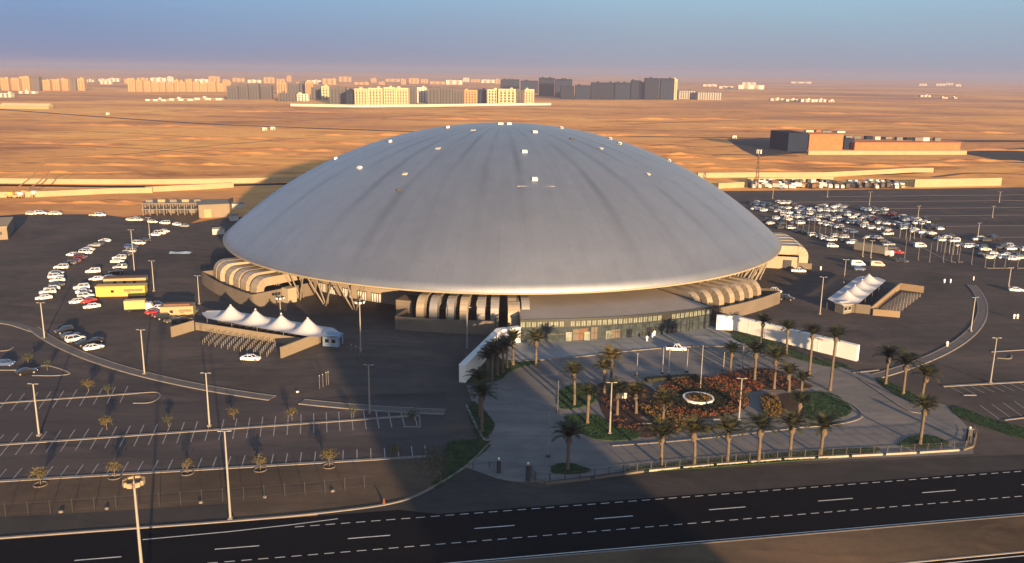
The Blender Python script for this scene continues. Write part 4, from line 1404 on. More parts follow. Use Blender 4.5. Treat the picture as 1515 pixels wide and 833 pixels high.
def car_mesh(kind, colour):
    if (kind, colour) not in CAR_ME:
        b, w_, wh, wp, st = SHAPES[kind]
        nb = MB(); nb.add(b.v, b.f); bm_ = nb.mesh('body', CARP[colour])
        wm = CAR_ME.get((kind, 'w')) or w_.mesh('window', 'carglass')
        whm = CAR_ME.get((kind, 'h')) or wh.mesh('wheel', ['tyre', 'pole'])
        lm = CAR_ME.get((kind, 'l')) or MB().box((0, 0, 0), (.08, .34, .14)).mesh('headlight', 'lamp')
        CAR_ME[(kind, 'w')], CAR_ME[(kind, 'h')], CAR_ME[(kind, 'l')] = wm, whm, lm
        CAR_ME[(kind, colour)] = (bm_, wm, whm, lm, wp, st)
    return CAR_ME[(kind, colour)]


FAR_ME = {}


def far_mesh(kind, colour):
    if (kind, colour) not in FAR_ME:
        b, w_, wh, (wx, wr, wy), st = SHAPES[kind]
        c = MB(); c.add(b.v, b.f, 0); c.add(w_.v, w_.f, 1)
        for sx in (-1, 1):
            for sy in (-1, 1):
                c.add([(v[0] + sx * wx, v[1] + sy * wy, v[2] + wr) for v in wh.v], wh.f, 2)
        FAR_ME[(kind, colour)] = c.mesh('parked_car', [CARP[colour], 'carglass', 'tyre'])
    return FAR_ME[(kind, colour)]


CAT = {'sedan': 'car', 'suv': 'car', 'hatchback': 'car', 'pickup': 'pickup', 'van': 'van'}


def car(p, rz, kind, colour, label, group=None, near=True):
    if not near:
        o = put('parked_car', far_mesh(kind, colour), None, p, rz)
        return tag(o, label, CAT[kind], group)
    bm_, wm, whm, lm, (wx, wr, wy), st = car_mesh(kind, colour)
    t = thing('parked_car' if CAT[kind] == 'car' else 'parked_' + kind, p, label, CAT[kind], group, rz)
    put('body', bm_, t); put('window', wm, t)
    for sx in (-1, 1):
        for sy in (-1, 1):
            put('wheel', whm, t, (sx * wx, sy * wy, wr))
    for sy in (-1, 1):
        put('headlight', lm, t, (st[-2][0] + .2, sy * st[-2][3] * .72, st[-2][2] * .85))
    return t


def radial(p, flip=False):
    return math.atan2(p.y - DOME.y, p.x - DOME.x) + (PI if flip else 0)


rc = random.Random(11)
W, D, BK, RD, MR, SV, BL = 'white', 'grey', 'black', 'red', 'maroon', 'silver', 'blue'
left_rows = [
    ('outer curved row at left', [(65, 443, W, 'sedan'), (71, 435, W, 'suv'), (77, 429, W, 'sedan'), (84, 424, D, 'sedan'), (85, 417, W, 'sedan'), (83, 412, W, 'suv'), (84, 406, SV, 'sedan'), (91, 398, W, 'suv'), (104, 391, D, 'sedan'), (111, 388, MR, 'sedan'), (119, 383, MR, 'suv'), (107, 379, W, 'hatchback'), (127, 376, W, 'suv'), (131, 371, W, 'sedan'), (140, 365, SV, 'sedan'), (148, 362, D, 'hatchback'), (155, 358, W, 'sedan')]),
    ('cluster left of the yellow trailer', [(136, 456, W, 'sedan'), (131, 448, RD, 'sedan'), (113, 449, W, 'hatchback'), (127, 441, W, 'suv'), (124, 434, W, 'sedan'), (121, 428, W, 'suv'), (143, 415, W, 'sedan'), (138, 404, W, 'suv')]),
    ('inner curved row behind the tan cabin', [(164, 413, W, 'sedan'), (172, 405, BK, 'sedan'), (178, 398, SV, 'suv'), (174, 389, W, 'sedan'), (177, 384, W, 'suv'), (186, 378, D, 'sedan'), (192, 374, SV, 'suv'), (194, 368, BL, 'suv'), (206, 362, W, 'suv'), (213, 357, D, 'sedan'), (229, 349, W, 'sedan'), (237, 347, W, 'suv'), (243, 344, W, 'sedan')]),
    ('short row before the concrete frame', [(194, 327, W, 'sedan'), (204, 327, W, 'suv'), (217, 327, D, 'suv'), (226, 330, W, 'sedan'), (235, 329, BK, 'sedan'), (244, 332, W, 'suv'), (254, 331, BK, 'suv'), (263, 334, W, 'sedan'), (272, 336, SV, 'sedan')]),
    ('cluster beside the left ring walk', [(139, 517, W, 'sedan'), (126, 511, BK, 'sedan'), (112, 505, W, 'suv'), (104, 499, D, 'sedan'), (96, 493, BK, 'suv'), (140, 508, BK, 'sedan')]),
    ('cluster beside the beige kiosk', [(228, 465, RD, 'sedan'), (238, 469, MR, 'sedan'), (245, 473, BK, 'suv'), (256, 477, D, 'sedan'), (237, 458, W, 'sedan'), (229, 453, BK, 'sedan'), (284, 462, D, 'hatchback'), (273, 476, BK, 'sedan')]),
]
taken = []
for ph, L_ in left_rows:
    n_ = {}
    for (x, y, c, k) in L_:
        key = (c, k); n_[key] = n_.get(key, 0) + 1
        tot = sum(1 for q in L_ if (q[2], q[3]) == key)
        p = G(x, y); p.z = .05
        for _ in range(12):
            bad = [q for q in taken if (q - p).length < 2.35]
            if not bad:
                break
            p = p + (p - bad[0]).normalized() * .35 + Vector((.02, .05, 0))
            p.z = .05
        taken.append(p.copy())
        lab = ('only %s %s in the %s' % (c, k, ph)) if tot == 1 else '%s %s %s from the near end in the %s' % (ORD[n_[key] - 1], c, k, ph)
        extra = 0.0
        if 'ring walk' in ph:
            extra = math.radians(-4)
        if 'kiosk' in ph:
            extra = math.radians(-38)
        car(p, radial(p, rc.random() < .4) + extra + rc.uniform(-.05, .05), k, c, lab, 'cars parked left of the dome')
car(G(371, 533), math.radians(-3), 'sedan', W, 'white sedan alone in front of the queue barriers')
car(G(1000, 519), math.radians(-4), 'pickup', W, 'white pickup on the forecourt before the entrance hall')
car(G(39, 553), math.radians(40), 'sedan', BK, 'dark sedan beside the island near the left edge')
car(G(8, 541), math.radians(10), 'hatchback', BL, 'blue hatchback at the left edge beyond the ring walk')
car(G(1181, 403), math.radians(-6), 'pickup', W, 'white pickup beside the large duct block right of the dome')
car(G(1144, 433), math.radians(-35), 'pickup', W, 'white pickup at the end of the right plinth wall')
car(G(1163, 444), math.radians(-20), 'suv', BK, 'black suv behind the white wing wall on the right')
car(G(1328, 375), math.radians(-20), 'sedan', RD, 'red sedan near the grey lorry in the right car park')
car(G(1361, 366), math.radians(5), 'van', W, 'white van alone on the kerb line of the right car park')
car(G(1334, 388), math.radians(-40), 'sedan', D, 'grey sedan below the red one in the right car park')
car(G(1503, 431), math.radians(-8), 'sedan', W, 'white sedan by the lamp post at the right edge')
car(G(1271, 400), math.radians(-5), 'hatchback', BL, 'blue hatchback beside the white van near the grey canopy')
car(G(1269, 393), math.radians(-5), 'van', W, 'white van parked just behind the grey canopy')
car(G(1298, 394), math.radians(-8), 'van', 'beige', 'beige van right of the grey canopy top')
car(G(1231, 366), math.radians(0), 'suv', W, 'white suv parked apart at the front of the right car park')

extra_left = 70
keepout = [G(1292, 376), G(1361, 366), G(1328, 375), G(1334, 388), G(1503, 431), G(1231, 366), G(1284, 371), G(1300, 381), G(1271, 400), G(1269, 393), G(1298, 394)]
right_rows = [
    ('farthest row', [(1113, 303, D), (1120, 304, BL), (1127, 304, BL), (1134, 304, D), (1158, 302, W), (1168, 302, W), (1212, 308, W), (1233, 308, W), (1242, 307, W), (1215, 313, W), (1222, 313, W), (1230, 313, W), (1237, 313, W), (1278, 311, W), (1284, 313, W), (1297, 312, W), (1311, 318, W), (1304, 318, D), (1290, 312, D), (1199, 311, W), (1190, 311, BL)]),
    ('second row', [(1122, 311, W), (1130, 313, W), (1150, 314, W), (1157, 311, W), (1160, 316, W), (1143, 313, D), (1172, 313, D), (1180, 314, SV), (1199, 318, W), (1191, 317, BL), (1208, 318, D), (1253, 320, W), (1261, 323, W), (1270, 320, W), (1276, 323, W), (1283, 324, W), (1245, 319, D), (1237, 318, D), (1312, 333, W), (1325, 333, W), (1318, 332, D), (1304, 331, BL), (1298, 330, D), (1292, 330, W), (1342, 328, W), (1335, 325, BK), (1329, 325, BK), (1350, 328, SV), (1356, 332, W), (1364, 332.5, W), (1364, 328.5, W), (1371, 328, BK)]),
    ('third row', [(1149, 325, W), (1157, 325, D), (1167, 321, W), (1175, 322, W), (1182, 323, W), (1191, 324, W), (1214, 323, W), (1221, 323, W), (1201, 327, W), (1228, 325, D), (1235, 327, W), (1243, 328, BL), (1250, 328, D), (1257, 331, W), (1265, 332, SV), (1272, 333, D), (1280, 337, W), (1289, 339, W), (1297, 339, W), (1305, 340, SV), (1337, 340, W), (1347, 340, W), (1342, 340, D), (1353, 344, W), (1362, 345, W), (1370, 345, W), (1377, 339, BK), (1385, 339, W), (1392, 339, BK), (1398, 339, BK)]),
    ('fourth row', [(1131, 328, D), (1140, 332, W), (1148, 331, D), (1156, 332, D), (1166, 331, BK), (1174, 331, BL), (1184, 332, W), (1194, 331, D), (1204, 332, BK), (1214, 332, W), (1225, 334.5, W), (1233, 336, SV), (1241, 338, W), (1248, 340, D), (1254, 343.5, W), (1262, 345, BL), (1170, 339.5, W), (1313, 348, W), (1370, 351, BK), (1378, 352, BK), (1401, 353, W), (1394, 357, W), (1406, 357, W), (1416, 357, W), (1410, 352, D), (1388, 355, SV), (1446, 356, W), (1453, 356, D), (1460, 356, W), (1467, 354, BK), (1474, 354, BK)]),
    ('front row', [(1160, 340, D), (1181, 344, BK), (1192, 346, D), (1203, 350, W), (1213, 352, SV), (1221, 355, W), (1229, 357, W), (1237, 352, W), (1245, 353, W), (1250, 358, D), (1259, 361, W), (1286, 353, W), (1296, 354, SV), (1306, 358, D), (1314, 364, SV), (1321, 369, D), (1421, 365, W), (1430, 366, W), (1439, 365, W), (1447, 367, D), (1455, 370, W), (1490, 366, W), (1496, 370, W), (1505, 370, W), (1513, 370, W), (1484, 369, D)]),
    ('nearest block', [(1464, 383, W), (1470, 377, W), (1475, 381, W), (1483, 382, W), (1491, 382.5, W), (1487, 379, W), (1497, 377, BK), (1505, 381, D), (1455, 380, D), (1511, 384, SV)]),
]
for ph, L_ in right_rows:
    def clash(p_, q_):
        ra = radial(p_); d_ = q_ - p_
        return abs(-d_.x * math.sin(ra) + d_.y * math.cos(ra)) < 2.25 and abs(d_.x * math.cos(ra) + d_.y * math.sin(ra)) < 5.1
    own_ = []
    for (x, y, c) in L_:
        q0 = G(x, y); q0.z = .05
        own_.append((x, y, c, q0))
    spots = []
    for (x, y, c, q0) in own_:
        ra = radial(q0); ok = False
        for tr_ in (0, 1.2, -1.2, 2.4, -2.4, 3.6, -3.6):
            q1 = q0 + Vector((-math.sin(ra), math.cos(ra), 0)) * tr_
            if not any(clash(q1, q2) for q2 in taken):
                ok = True; break
        if ok:
            taken.append(q1); spots.append((x, c, q1))
    for (x, c, q0) in list(spots):
        ra = radial(q0)
        for (tr_, rd_) in ((2.6, 0), (-2.6, 0), (0, 5.4)):
            if extra_left <= 0 or rc.random() < .25:
                continue
            q1 = q0 + Vector((-math.sin(ra), math.cos(ra), 0)) * tr_ + Vector((math.cos(ra), math.sin(ra), 0)) * rd_
            if math.hypot(q1.x - DOME.x, q1.y - DOME.y) < 124 or any(clash(q1, q2) for q2 in taken) or any(clash(q1, q2) for q2 in keepout):
                continue
            taken.append(q1); spots.append((x + tr_ * .01, rc.choice([D, BK, D, D, SV, BL, MR, W, W]), q1)); extra_left -= 1
    def scr(p_):
        v_ = p_ - Vector((0, 0, CAM_H)); return v_.dot(RGT) / v_.dot(FWD)
    spots.sort(key=lambda q_: scr(q_[2]))
    n_ = {}
    kinds = [rc.choice(['sedan', 'suv', 'sedan', 'suv', 'hatchback', 'pickup']) for _ in spots]
    for (x, c, p), k in zip(spots, kinds):
        key = (c, k); n_[key] = n_.get(key, 0) + 1
        tot = sum(1 for q, kk in zip(spots, kinds) if (q[1], kk) == key)
        lab = ('only %s %s in the %s of the right car park' % (c, k, ph)) if tot == 1 else '%s %s %s from the left in the %s of the right car park' % (ORD[n_[key] - 1], c, k, ph)
        car(p, radial(p, rc.random() < .5) + rc.uniform(-.06, .06), k, c, lab, 'cars in the right car park', near=False)


# lorries
def lorry(p, rz, label, box_m, cab_m, L=7.0, bw=2.4, bh=2.6, cab_l=1.9, cat='lorry', name='box_lorry'):
    t = thing(name, p, label, cat, rz=rz)
    MB().box((-cab_l / 2, 0, .95 + bh / 2), (L - cab_l, bw, bh)).build('cargo_box', box_m, t)
    MB().box((0, 0, .75), (L, bw * .7, .3)).build('chassis', 'dark', t)
    c = MB()
    x0, x1 = L / 2 - cab_l + .1, L / 2
    c.loft([[(x0, s, .55), (x1, s, .55), (x1 + .05, s, 1.5), (x1 - .35, s * .95, 2.5), (x0, s * .95, 2.55)] for s in (-bw / 2 + .1, bw / 2 - .1)])
    cb = c.build('cab', cab_m, t)
    MB().box((x1 - .13, 0, 2.0), (.1, bw * .78, .8)).build('windscreen', 'carglass', cb).rotation_euler = (0, math.radians(-20), 0)
    wm = MB().tube((0, -.16, 0), (0, .16, 0), .48, .48, 12).mesh('wheel', 'tyre')
    for x in (x1 - .8, -L / 2 + 1.2, -L / 2 + 2.3) if L > 8 else (x1 - .8, -L / 2 + 1.3):
        for s in (-1, 1):
            put('wheel', wm, t, (x, s * (bw / 2 - .2), .48))
    return t


lorry(G(206, 460), math.radians(14), 'tan box lorry with white cab beside the yellow trailer', 'lorrybox', 'white', 7.6, 2.5, 2.5)
lorry(G(1292, 376), math.radians(-48), 'long grey box lorry with white cab in the right car park', 'concrete', 'white', 15.5, 2.7, 3.0, 2.6)
# parked lorries out on the sand
truck_me = {}
def truck_mesh(cm, bm_):
    if (cm, bm_) not in truck_me:
        b = MB()
        b.box((-.9, 0, 2.1), (4.4, 2.4, 2.3), 0, 1)
        b.loft([[(1.4, s, .5), (3.2, s, .5), (3.25, s, 1.5), (2.9, s, 2.5), (1.4, s, 2.55)] for s in (-1.1, 1.1)], 0)
        b.box((0, 0, .7), (6.2, 1.6, .3), 0, 2)
        b.box((3.1, 0, 1.95), (.12, 1.8, .75), 0, 2)
        for x in (2.3, -1.6, -2.4):
            for s in (-1, 1):
                b.tube((x, s * 1.05, .48), (x, s * .75, .48), .48, .48, 8, 2)
        truck_me[(cm, bm_)] = b.mesh('parked_lorry', [cm, bm_, 'dark'])
    return truck_me[(cm, bm_)]
idx = 0
for (yy, x0, x1, dx) in ((278.2, 1112, 1336, 8.2), (273.2, 1118, 1330, 9.0)):
    x = x0
    while x < x1:
        if yy < 275 and 1236 < x < 1250:
            x += dx; continue
        p = G(x, yy + rc.uniform(-.9, .7)); p.z = .0
        cm = rc.choice(['white', 'white', 'white', 'tan', 'dark', 'blue']); bm_ = rc.choice(['white', 'dark', 'dark', 'tarp', 'white', 'brown'])
        o = put('parked_lorry', truck_mesh(cm, bm_), None, p, rc.choice([-PI / 2, -PI / 2 + .3, PI / 2, -.4]) + rc.uniform(-.15, .15))
        tag(o, '%s lorry from the left in the %s line of lorries behind right car park' % (ORD[idx % 40], 'near' if yy > 275 else 'back'), 'lorry', 'lorries behind the right car park')
        idx += 1
        x += dx * rc.uniform(.8, 1.25)
    idx = 0
# mobile cranes far left
for (x, y, tx, ty, hz_, l) in ((22, 293, 57, 234, 19, 'mobile crane with the longer raised boom at far left'), (42, 291, 64, 250, 14, 'mobile crane with the shorter raised boom beside the white cab')):
    p = G(x, y); k = ppm(p)
    t = thing('mobile_crane', p, l, 'crane')
    MB().box((0, 0, 1.2), (9, 2.6, 1.3)).build('chassis', 'tan', t)
    MB().box((3.4, 0, 2.5), (2.0, 2.3, 1.6)).build('cab', 'white', t)
    MB().box((-1.8, 0, 2.6), (2.6, 2.4, 1.5)).build('turntable', 'yellow', t)
    MB().path([(-2, 0, 3), ((tx - x) / k * .5 - 1, 6, hz_ * .5), ((tx - x) / k, 12, hz_)], [.42, .34, .22], 6).build('boom', 'brown', t)
    for sx in (-3, -1.2, 2, 3.6):
        for s in (-1, 1):
            MB().tube((sx, s * 1.3, .55), (sx, s * .9, .55), .55, .55, 10).build('wheel', 'tyre', t)
for i, (x, y) in enumerate(((47, 318), (53, 317), (61, 317), (77, 318), (84, 318), (141, 320), (149, 320))):
    tag(put('parked_car', far_mesh('pickup' if i % 2 else 'suv', 'white' if i != 5 else 'beige'), None, G(x, y), .1), '%s small vehicle from the left along the sand edge of the left yard' % ORD[i], 'car', 'vehicles at the sand edge')

# ================================================================== POLES
def lamp_post(base, h, label, kind='lamp', group=None, m='pole', r=.17, hd_=None):
    t = thing('lamp_post' if kind == 'lamp' else ('floodlight_mast' if kind == 'flood' else 'flagpole'), base, label, {'lamp': 'lamp post', 'flood': 'light mast', 'flag': 'flagpole'}[kind], group, rz=rnd.uniform(-.3, .3))
    MB().path([(0, 0, 0), (0, 0, h * .5), (0, 0, h)], [r, r * .8, r * .58], 8).build('pole', m, t)
    MB().box((0, 0, .2), (.7, .7, .4)).build('base', 'concrete' if kind != 'flag' else 'dark', t)
    if kind == 'lamp':
        for s in (-1, 1):
            MB().tube((0, 0, h - .1), (s * .5, 0, h + .05), .05, .045, 6).build('arm', m, t)
            MB().box((s * .75, 0, h + .04), (.6, .26, .12)).build('lamp_head', m, t)
    elif kind == 'flood':
        b = MB()
        for k in range(12):
            a, c_ = k * PI / 6, (k + 1) * PI / 6
            b.tube((math.cos(a) * .95, math.sin(a) * .95, h - .4), (math.cos(c_) * .95, math.sin(c_) * .95, h - .4), .06, .06, 5)
        for k in range(4):
            a = k * PI / 2
            b.tube((0, 0, h - .4), (math.cos(a) * .95, math.sin(a) * .95, h - .4), .05, .05, 5)
        b.tube((0, 0, h), (0, 0, h + .9), .09, .03, 6)
        b.build('ring', 'poledark', t)
        for k in range(8):
            a = k * PI / 4 + .2
            f = MB().box((math.cos(a) * 1.15, math.sin(a) * 1.15, h - .1), (.3, .62, .6), a).build('floodlight', 'tan' if hd_ == 'warm' else 'dark', t)
            MB().box((math.cos(a) * 1.32, math.sin(a) * 1.32, h - .1), (.05, .52, .5), a).build('lens', 'rail' if hd_ == 'warm' else 'lamp', f)
    else:
        MB().tube((0, 0, h), (0, 0, h + .22), .12, .05, 6).build('finial', m, t)
    return t


def ph(xb, yb, yt):
    """height of an upright that spans yb..yt in the photograph"""
    p = G(xb, yb); lo, hi = 0.0, 60.0
    for _ in range(30):
        mid = (lo + hi) / 2
        q = p + Vector((0, 0, mid)) - Vector((0, 0, CAM_H))
        y = H_PX / 2 - F_PX * q.dot(UPV) / q.dot(FWD)
        if y > yt:
            lo = mid
        else:
            hi = mid
    return p, lo


for (x, y, yt, k, l) in (
        (66, 501, 448, 'lamp', 'lamp post on the ring walk beside the cluster of black and white cars'), (214, 554, 488, 'lamp', 'lamp post on the ring walk behind the short beige gate wall'),
        (58, 645, 568, 'lamp', 'lamp post on the car park kerb nearest the left edge'), (310, 631, 552, 'lamp', 'lamp post on the middle car park kerb below the left ring walk end'),
        (341, 769, 638, 'lamp', 'tall lamp post on the soil verge beside the highway'), (547, 612, 540, 'lamp', 'lamp post on the car park kerb below the right ring walk gap'),
        (691, 516, 455, 'lamp', 'lamp post on the yard left of the left wing wall'), (228, 431, 386, 'lamp', 'lamp post on the yard right of the yellow trailer'),
        (295, 450, 408, 'lamp', 'lamp post at the corner of the left plinth wall'), (199, 402, 340, 'lamp', 'lamp post rising among the inner curved car row'),
        (222, 356, 322, 'lamp', 'short-looking lamp post behind the inner curved car row'), (1213, 465, 410, 'lamp', 'lamp post in front of the grey canopy on the left'),
        (1248, 421, 384, 'lamp', 'lamp post right behind the grey canopy'), (1465, 567, 500, 'lamp', 'lamp post on the right car park kerb at right edge'),
        (1436, 491, 440, 'lamp', 'lamp post standing on the right ring walk'), (1492, 424, 396, 'lamp', 'lamp post beside the white sedan at right edge'),
        (1093, 621, 560, 'lamp', 'lamp post at the right of the orange flower bed'), (1276, 380, 352, 'lamp', 'lamp post beside the grey lorry cab'),
        (1288, 382, 356, 'lamp', 'lamp post beside the grey lorry tail'), (1143, 294, 277, 'lamp', 'far lamp post at the left of the right car park'), (1224, 292, 276, 'lamp', 'far lamp post behind the right car park centre'),
        (1286, 304, 284, 'lamp', 'far lamp post at the back of the right car rows'), (1358, 322, 305, 'lamp', 'far lamp post beyond the black cars in right car park'), (1468, 322, 305, 'lamp', 'far lamp post on the empty stalls at right'), (1446, 354, 330, 'lamp', 'lamp post behind the white and black cars at right'),
        (415, 462, 440, 'flood', 'floodlight mast with bright lamps behind the four-peaked canopy'), (534, 521, 446, 'flood', 'floodlight mast on the yard right of the blue booth'),
        (1478, 300, 284, 'lamp', 'far lamp post at the right edge of the worn lot'), (902, 642, 566, 'lamp', 'lamp post on the green lawn left of the flower beds')):
    p, h = ph(x, y, yt)
    lamp_post(p, h, l, k, m='pole', r=.2 if y > 480 else .17)
# the tall mast near the camera
pb = G(216, 905)
lo, hi = 5.0, 60.0
for _ in range(30):
    mid = (lo + hi) / 2
    q = pb + Vector((0, 0, mid)) - Vector((0, 0, CAM_H))
    if H_PX / 2 - F_PX * q.dot(UPV) / q.dot(FWD) > 712:
        lo = mid
    else:
        hi = mid
lamp_post(pb, lo, 'tall floodlight mast with a ring of warm lamps nearest the camera', 'flood', r=.24, hd_='warm')

FLG = [(942, 557, 524), (980, 553, 515), (989, 556, 518), (1016, 551, 518), (1036, 576, 512), (1098, 544, 509), (1070, 549, 522), (825, 610, 565), (811, 676, 610)]
for i, (x, y, yt) in enumerate(FLG):
    p, h = ph(x, y, yt)
    lamp_post(p, h, '%s bare flagpole from the left on the forecourt' % ORD[i] if i < 7 else ('bare pole on the paving left of the garden lawn' if i == 7 else 'bare pole on the paving left of the lone front palm'), 'flag', 'forecourt flagpoles' if i < 7 else None, r=.12)
RF = [(1338, 384), (1358, 385), (1375, 388), (1395, 388), (1407, 388), (1418, 389), (1437, 392), (1457, 396), (1470, 396), (1486, 397), (1505, 398)]
for i, (x, y) in enumerate(RF):
    p = G(x, y)
    lamp_post(p, 7.6, '%s bare flagpole from the left along the open right yard' % ORD[i], 'flag', 'flagpoles on the right yard', m='poledark', r=.12)
RF2 = [(1331, 352), (1340, 354), (1346, 356), (1352, 354), (1362, 352), (1386, 372), (1392, 373), (1398, 374), (1404, 376), (1410, 377), (1416, 377)]
for i, (x, y) in enumerate(RF2):
    lamp_post(G(x, y), 6.8, '%s thin pole from the left on the kerb line between the right car rows' % ORD[i], 'flag', 'thin poles between right car rows', m='pole', r=.11)
RF3 = [(1163 + i * 8.2, 338 + i * 1.9) for i in range(13)]
for i, (x, y) in enumerate(RF3):
    lamp_post(G(x, y), 6.4, '%s dark thin pole from the left along front of the right car park' % ORD[i], 'flag', 'dark poles along the right car park', m='poledark', r=.11)

# ================================================================== PALMS
def palm_meshes(seed, m):
    r = random.Random(seed)
    tr = MB()
    pts = []; rs = []
    bx, by = r.uniform(-.25, .25), r.uniform(-.25, .25)
    H = 5.6
    for i in range(11):
        t_ = i / 10
        pts.append((bx * t_ * t_, by * t_ * t_, H * t_)); rs.append((.46 if i == 0 else .33) * (1 - .22 * t_) * (1.08 if i % 2 else .94))
    tr.path(pts, rs, 9)
    cr = MB()
    top = Vector((bx, by, H - .1))
    nf = 30
    for k in range(nf):
        az = k * 2.39996 + r.uniform(-.2, .2)
        lift = 1.45 - 0.95 * (k / nf) + r.uniform(-.12, .12)      # start angle above horizontal
        L = r.uniform(2.3, 3.1)
        seg_ = 7
        p = top.copy(); e = lift
        hdir = Vector((math.cos(az), math.sin(az), 0)); side = Vector((-math.sin(az), math.cos(az), 0))
        pl = [p.copy()]
        for s in range(seg_):
            d = hdir * math.cos(e) + Vector((0, 0, 1)) * math.sin(e)
            p = p + d * (L / seg_); pl.append(p.copy()); e -= .10 + .045 * s * (1 - k / nf * .3)
        cr.path(pl, [.05 * (1 - .8 * i / seg_) for i in range(seg_ + 1)], 4)
        for s in range(1, seg_ * 3 + 1):
            f = s / (seg_ * 3); i = min(int(f * seg_), seg_ - 1); q = pl[i].lerp(pl[i + 1], f * seg_ - i)
            dd = (pl[i + 1] - pl[i]).normalized()
            ll = .62 * math.sin(PI * (0.12 + .83 * f)) + .12
            for sd in (-1, 1):
                tip = q + dd * ll * .55 + side * sd * ll * .75 + Vector((0, 0, .12 * ll)) + Vector((r.uniform(-.05, .05), r.uniform(-.05, .05), r.uniform(-.08, .08)))
                cr.add([q - dd * .05, q + dd * .09, tip], [(0, 1, 2)])
    # dry skirt and boot below the crown
    sk = MB()
    sk.path([top + Vector((0, 0, -1.0)), top + Vector((0, 0, -.5)), top + Vector((0, 0, .1))], [.28, .46, .26], 9)
    return tr.mesh('trunk', 'trunk', True), cr.mesh('crown', m), sk.mesh('boot', 'trunk', True)


PALM = [palm_meshes(1, 'palm'), palm_meshes(2, 'palm'), palm_meshes(3, 'palmdark'), palm_meshes(4, 'palmgold'), palm_meshes(5, 'palmdark')]
np_ = 0


def palm(xb, yb, yc, label, v=0, group=None, wide=1.0):
    """yc: height in the photograph of the crown's heart"""
    global np_
    wide *= 1.45
    p, h = ph(xb, yb, yc)
    h = max(h, 2.2)
    t = thing('date_palm', p, label, 'palm tree', group, rz=np_ * 1.7)
    np_ += 1
    tm, cm, sm = PALM[v]
    a = put('trunk', tm, t); a.scale = (1, 1, h / 5.6)
    c = put('crown', cm, t, (0, 0, h - 5.6 * wide)); c.scale = (wide, wide, wide)
    s_ = put('boot', sm, t, (0, 0, h - 5.6 * wide)); s_.scale = (wide, wide, wide)


front = [(978, 689, 645), (1027, 689, 641), (1076, 685, 638), (1122, 684, 635), (1168, 679, 632), (1214, 675, 633)]
for i, q in enumerate(front):
    palm(*q, '%s palm from the left in the dark strip behind the front fence' % ORD[i], [2, 1, 1, 2, 1, 2][i], 'palms behind the front fence')
wallp = [(1126, 508, 476), (1163, 525, 487), (1197, 556, 494), (1228, 578, 498)]
for i, q in enumerate(wallp):
    palm(*q, '%s palm from the left along the right white wing wall' % ORD[i], [1, 2, 2, 2][i], 'palms along the right wing wall', .85)
clus = [(728, 563, 522), (736, 556, 516), (744, 552, 514), (722, 560, 530), (750, 545, 512), (735, 548, 525), (759, 541, 502)]
for i, q in enumerate(clus):
    palm(*q, '%s palm from the left in the dense clump beside the left wing wall' % ORD[i], [2, 4, 2, 4, 2, 4, 2][i], 'palms beside the left wing wall', .85)
for (q, l, v, wd) in (
        ((793, 542, 503), 'lone palm in front of the left end of entrance glass', 1, .95), ((713, 639, 586), 'taller palm on the small oval lawn beside the drive', 2, .95), ((710, 618, 562), 'shorter palm behind the taller one on the oval lawn', 4, .9),
        ((850, 600, 552), 'palm on the leftmost lawn of the garden', 1, .85), ((869, 627, 583), 'dark palm at the left tip of the lower garden lawn', 4, .75), ((904, 576, 531), 'golden palm in the brown bed nearest the entrance', 3, 1.0),
        ((894, 582, 547), 'palm just left of the golden one in brown bed', 1, .8), ((913, 614, 581), 'dark palm between brown bed and lower lawn', 4, .95), ((941, 612, 583), 'short golden palm left of the orange flower ring', 3, .85),
        ((980, 634, 597), 'palm on the left edge of the orange flower ring', 1, .95), ((840, 696, 645), 'lone palm on the dark triangle at left front', 2, .95), ((1080, 551, 521), 'palm behind the flower ring under the white pickup', 2, .8),
        ((1116, 564, 522), 'leaning palm behind the right orange bed', 2, .95), ((1145, 576, 532), 'tall palm in the brown bed right of the flower ring', 1, 1.0), ((1167, 580, 553), 'shorter palm in the brown bed right of the flower ring', 1, .85),
        ((1185, 583, 562), 'small palm at the right end of the brown bed', 2, .7), ((1181, 616, 596), 'rusty palm on the brown patch left of right lawn', 4, .9),
        ((1310, 569, 528), 'left palm on the long lawn right of the wing wall', 2, .95), ((1336, 583, 538), 'right palm on the long lawn right of the wing wall', 4, 1.05), ((1362, 602, 555), 'palm standing behind the dark triangle at right', 1, .95), ((1361, 658, 605), 'palm on the dark triangle near the right gate', 1, .9)):
    palm(*q, l, v, None, wd)

# ================================================================== SMALL TREES
def small_tree(p, h, label, m, seed, sparse=1.0, group=None):
    r = random.Random(seed)
    t = thing('young_tree', p, label, 'tree', group)
    tr = MB()
    fork = h * .38
    tr.path([(0, 0, 0), (.04, .02, fork * .5), (.02, -.03, fork)], [.10, .08, .07], 7)
    tr.build('trunk', 'bark', t, smooth=True)
    lb = MB(); tips = []
    for k in range(6):
        a = k * PI / 3 + r.uniform(-.3, .3)
        e = Vector((math.cos(a) * h * r.uniform(.16, .28), math.sin(a) * h * r.uniform(.16, .28), h * r.uniform(.62, .86)))
        lb.path([(0.02, -.03, fork - .05), e * .55 + Vector((0, 0, fork * .35)), e], [.05, .035, .012], 5); tips.append(e)
    tips.append(Vector((0, 0, h * .86)))
    lb.build('limbs', 'bark', t, smooth=True)
    cr = MB()
    for tp in tips:
        for _ in range(int(46 * sparse)):
            c = tp + Vector((r.gauss(0, .15 * h), r.gauss(0, .15 * h), r.gauss(-.02 * h, .12 * h)))
            if c.z < h * .25:
                continue
            s = r.uniform(.10, .2)
            a = Vector((r.gauss(0, 1), r.gauss(0, 1), r.gauss(0, 1))).normalized(); b_ = a.orthogonal().normalized()
            cr.add([c - a * s, c + b_ * s * .5, c + a * s, c - b_ * s * .5], [(0, 1, 2, 3)])
    cr.build('crown', m, t)
    return t


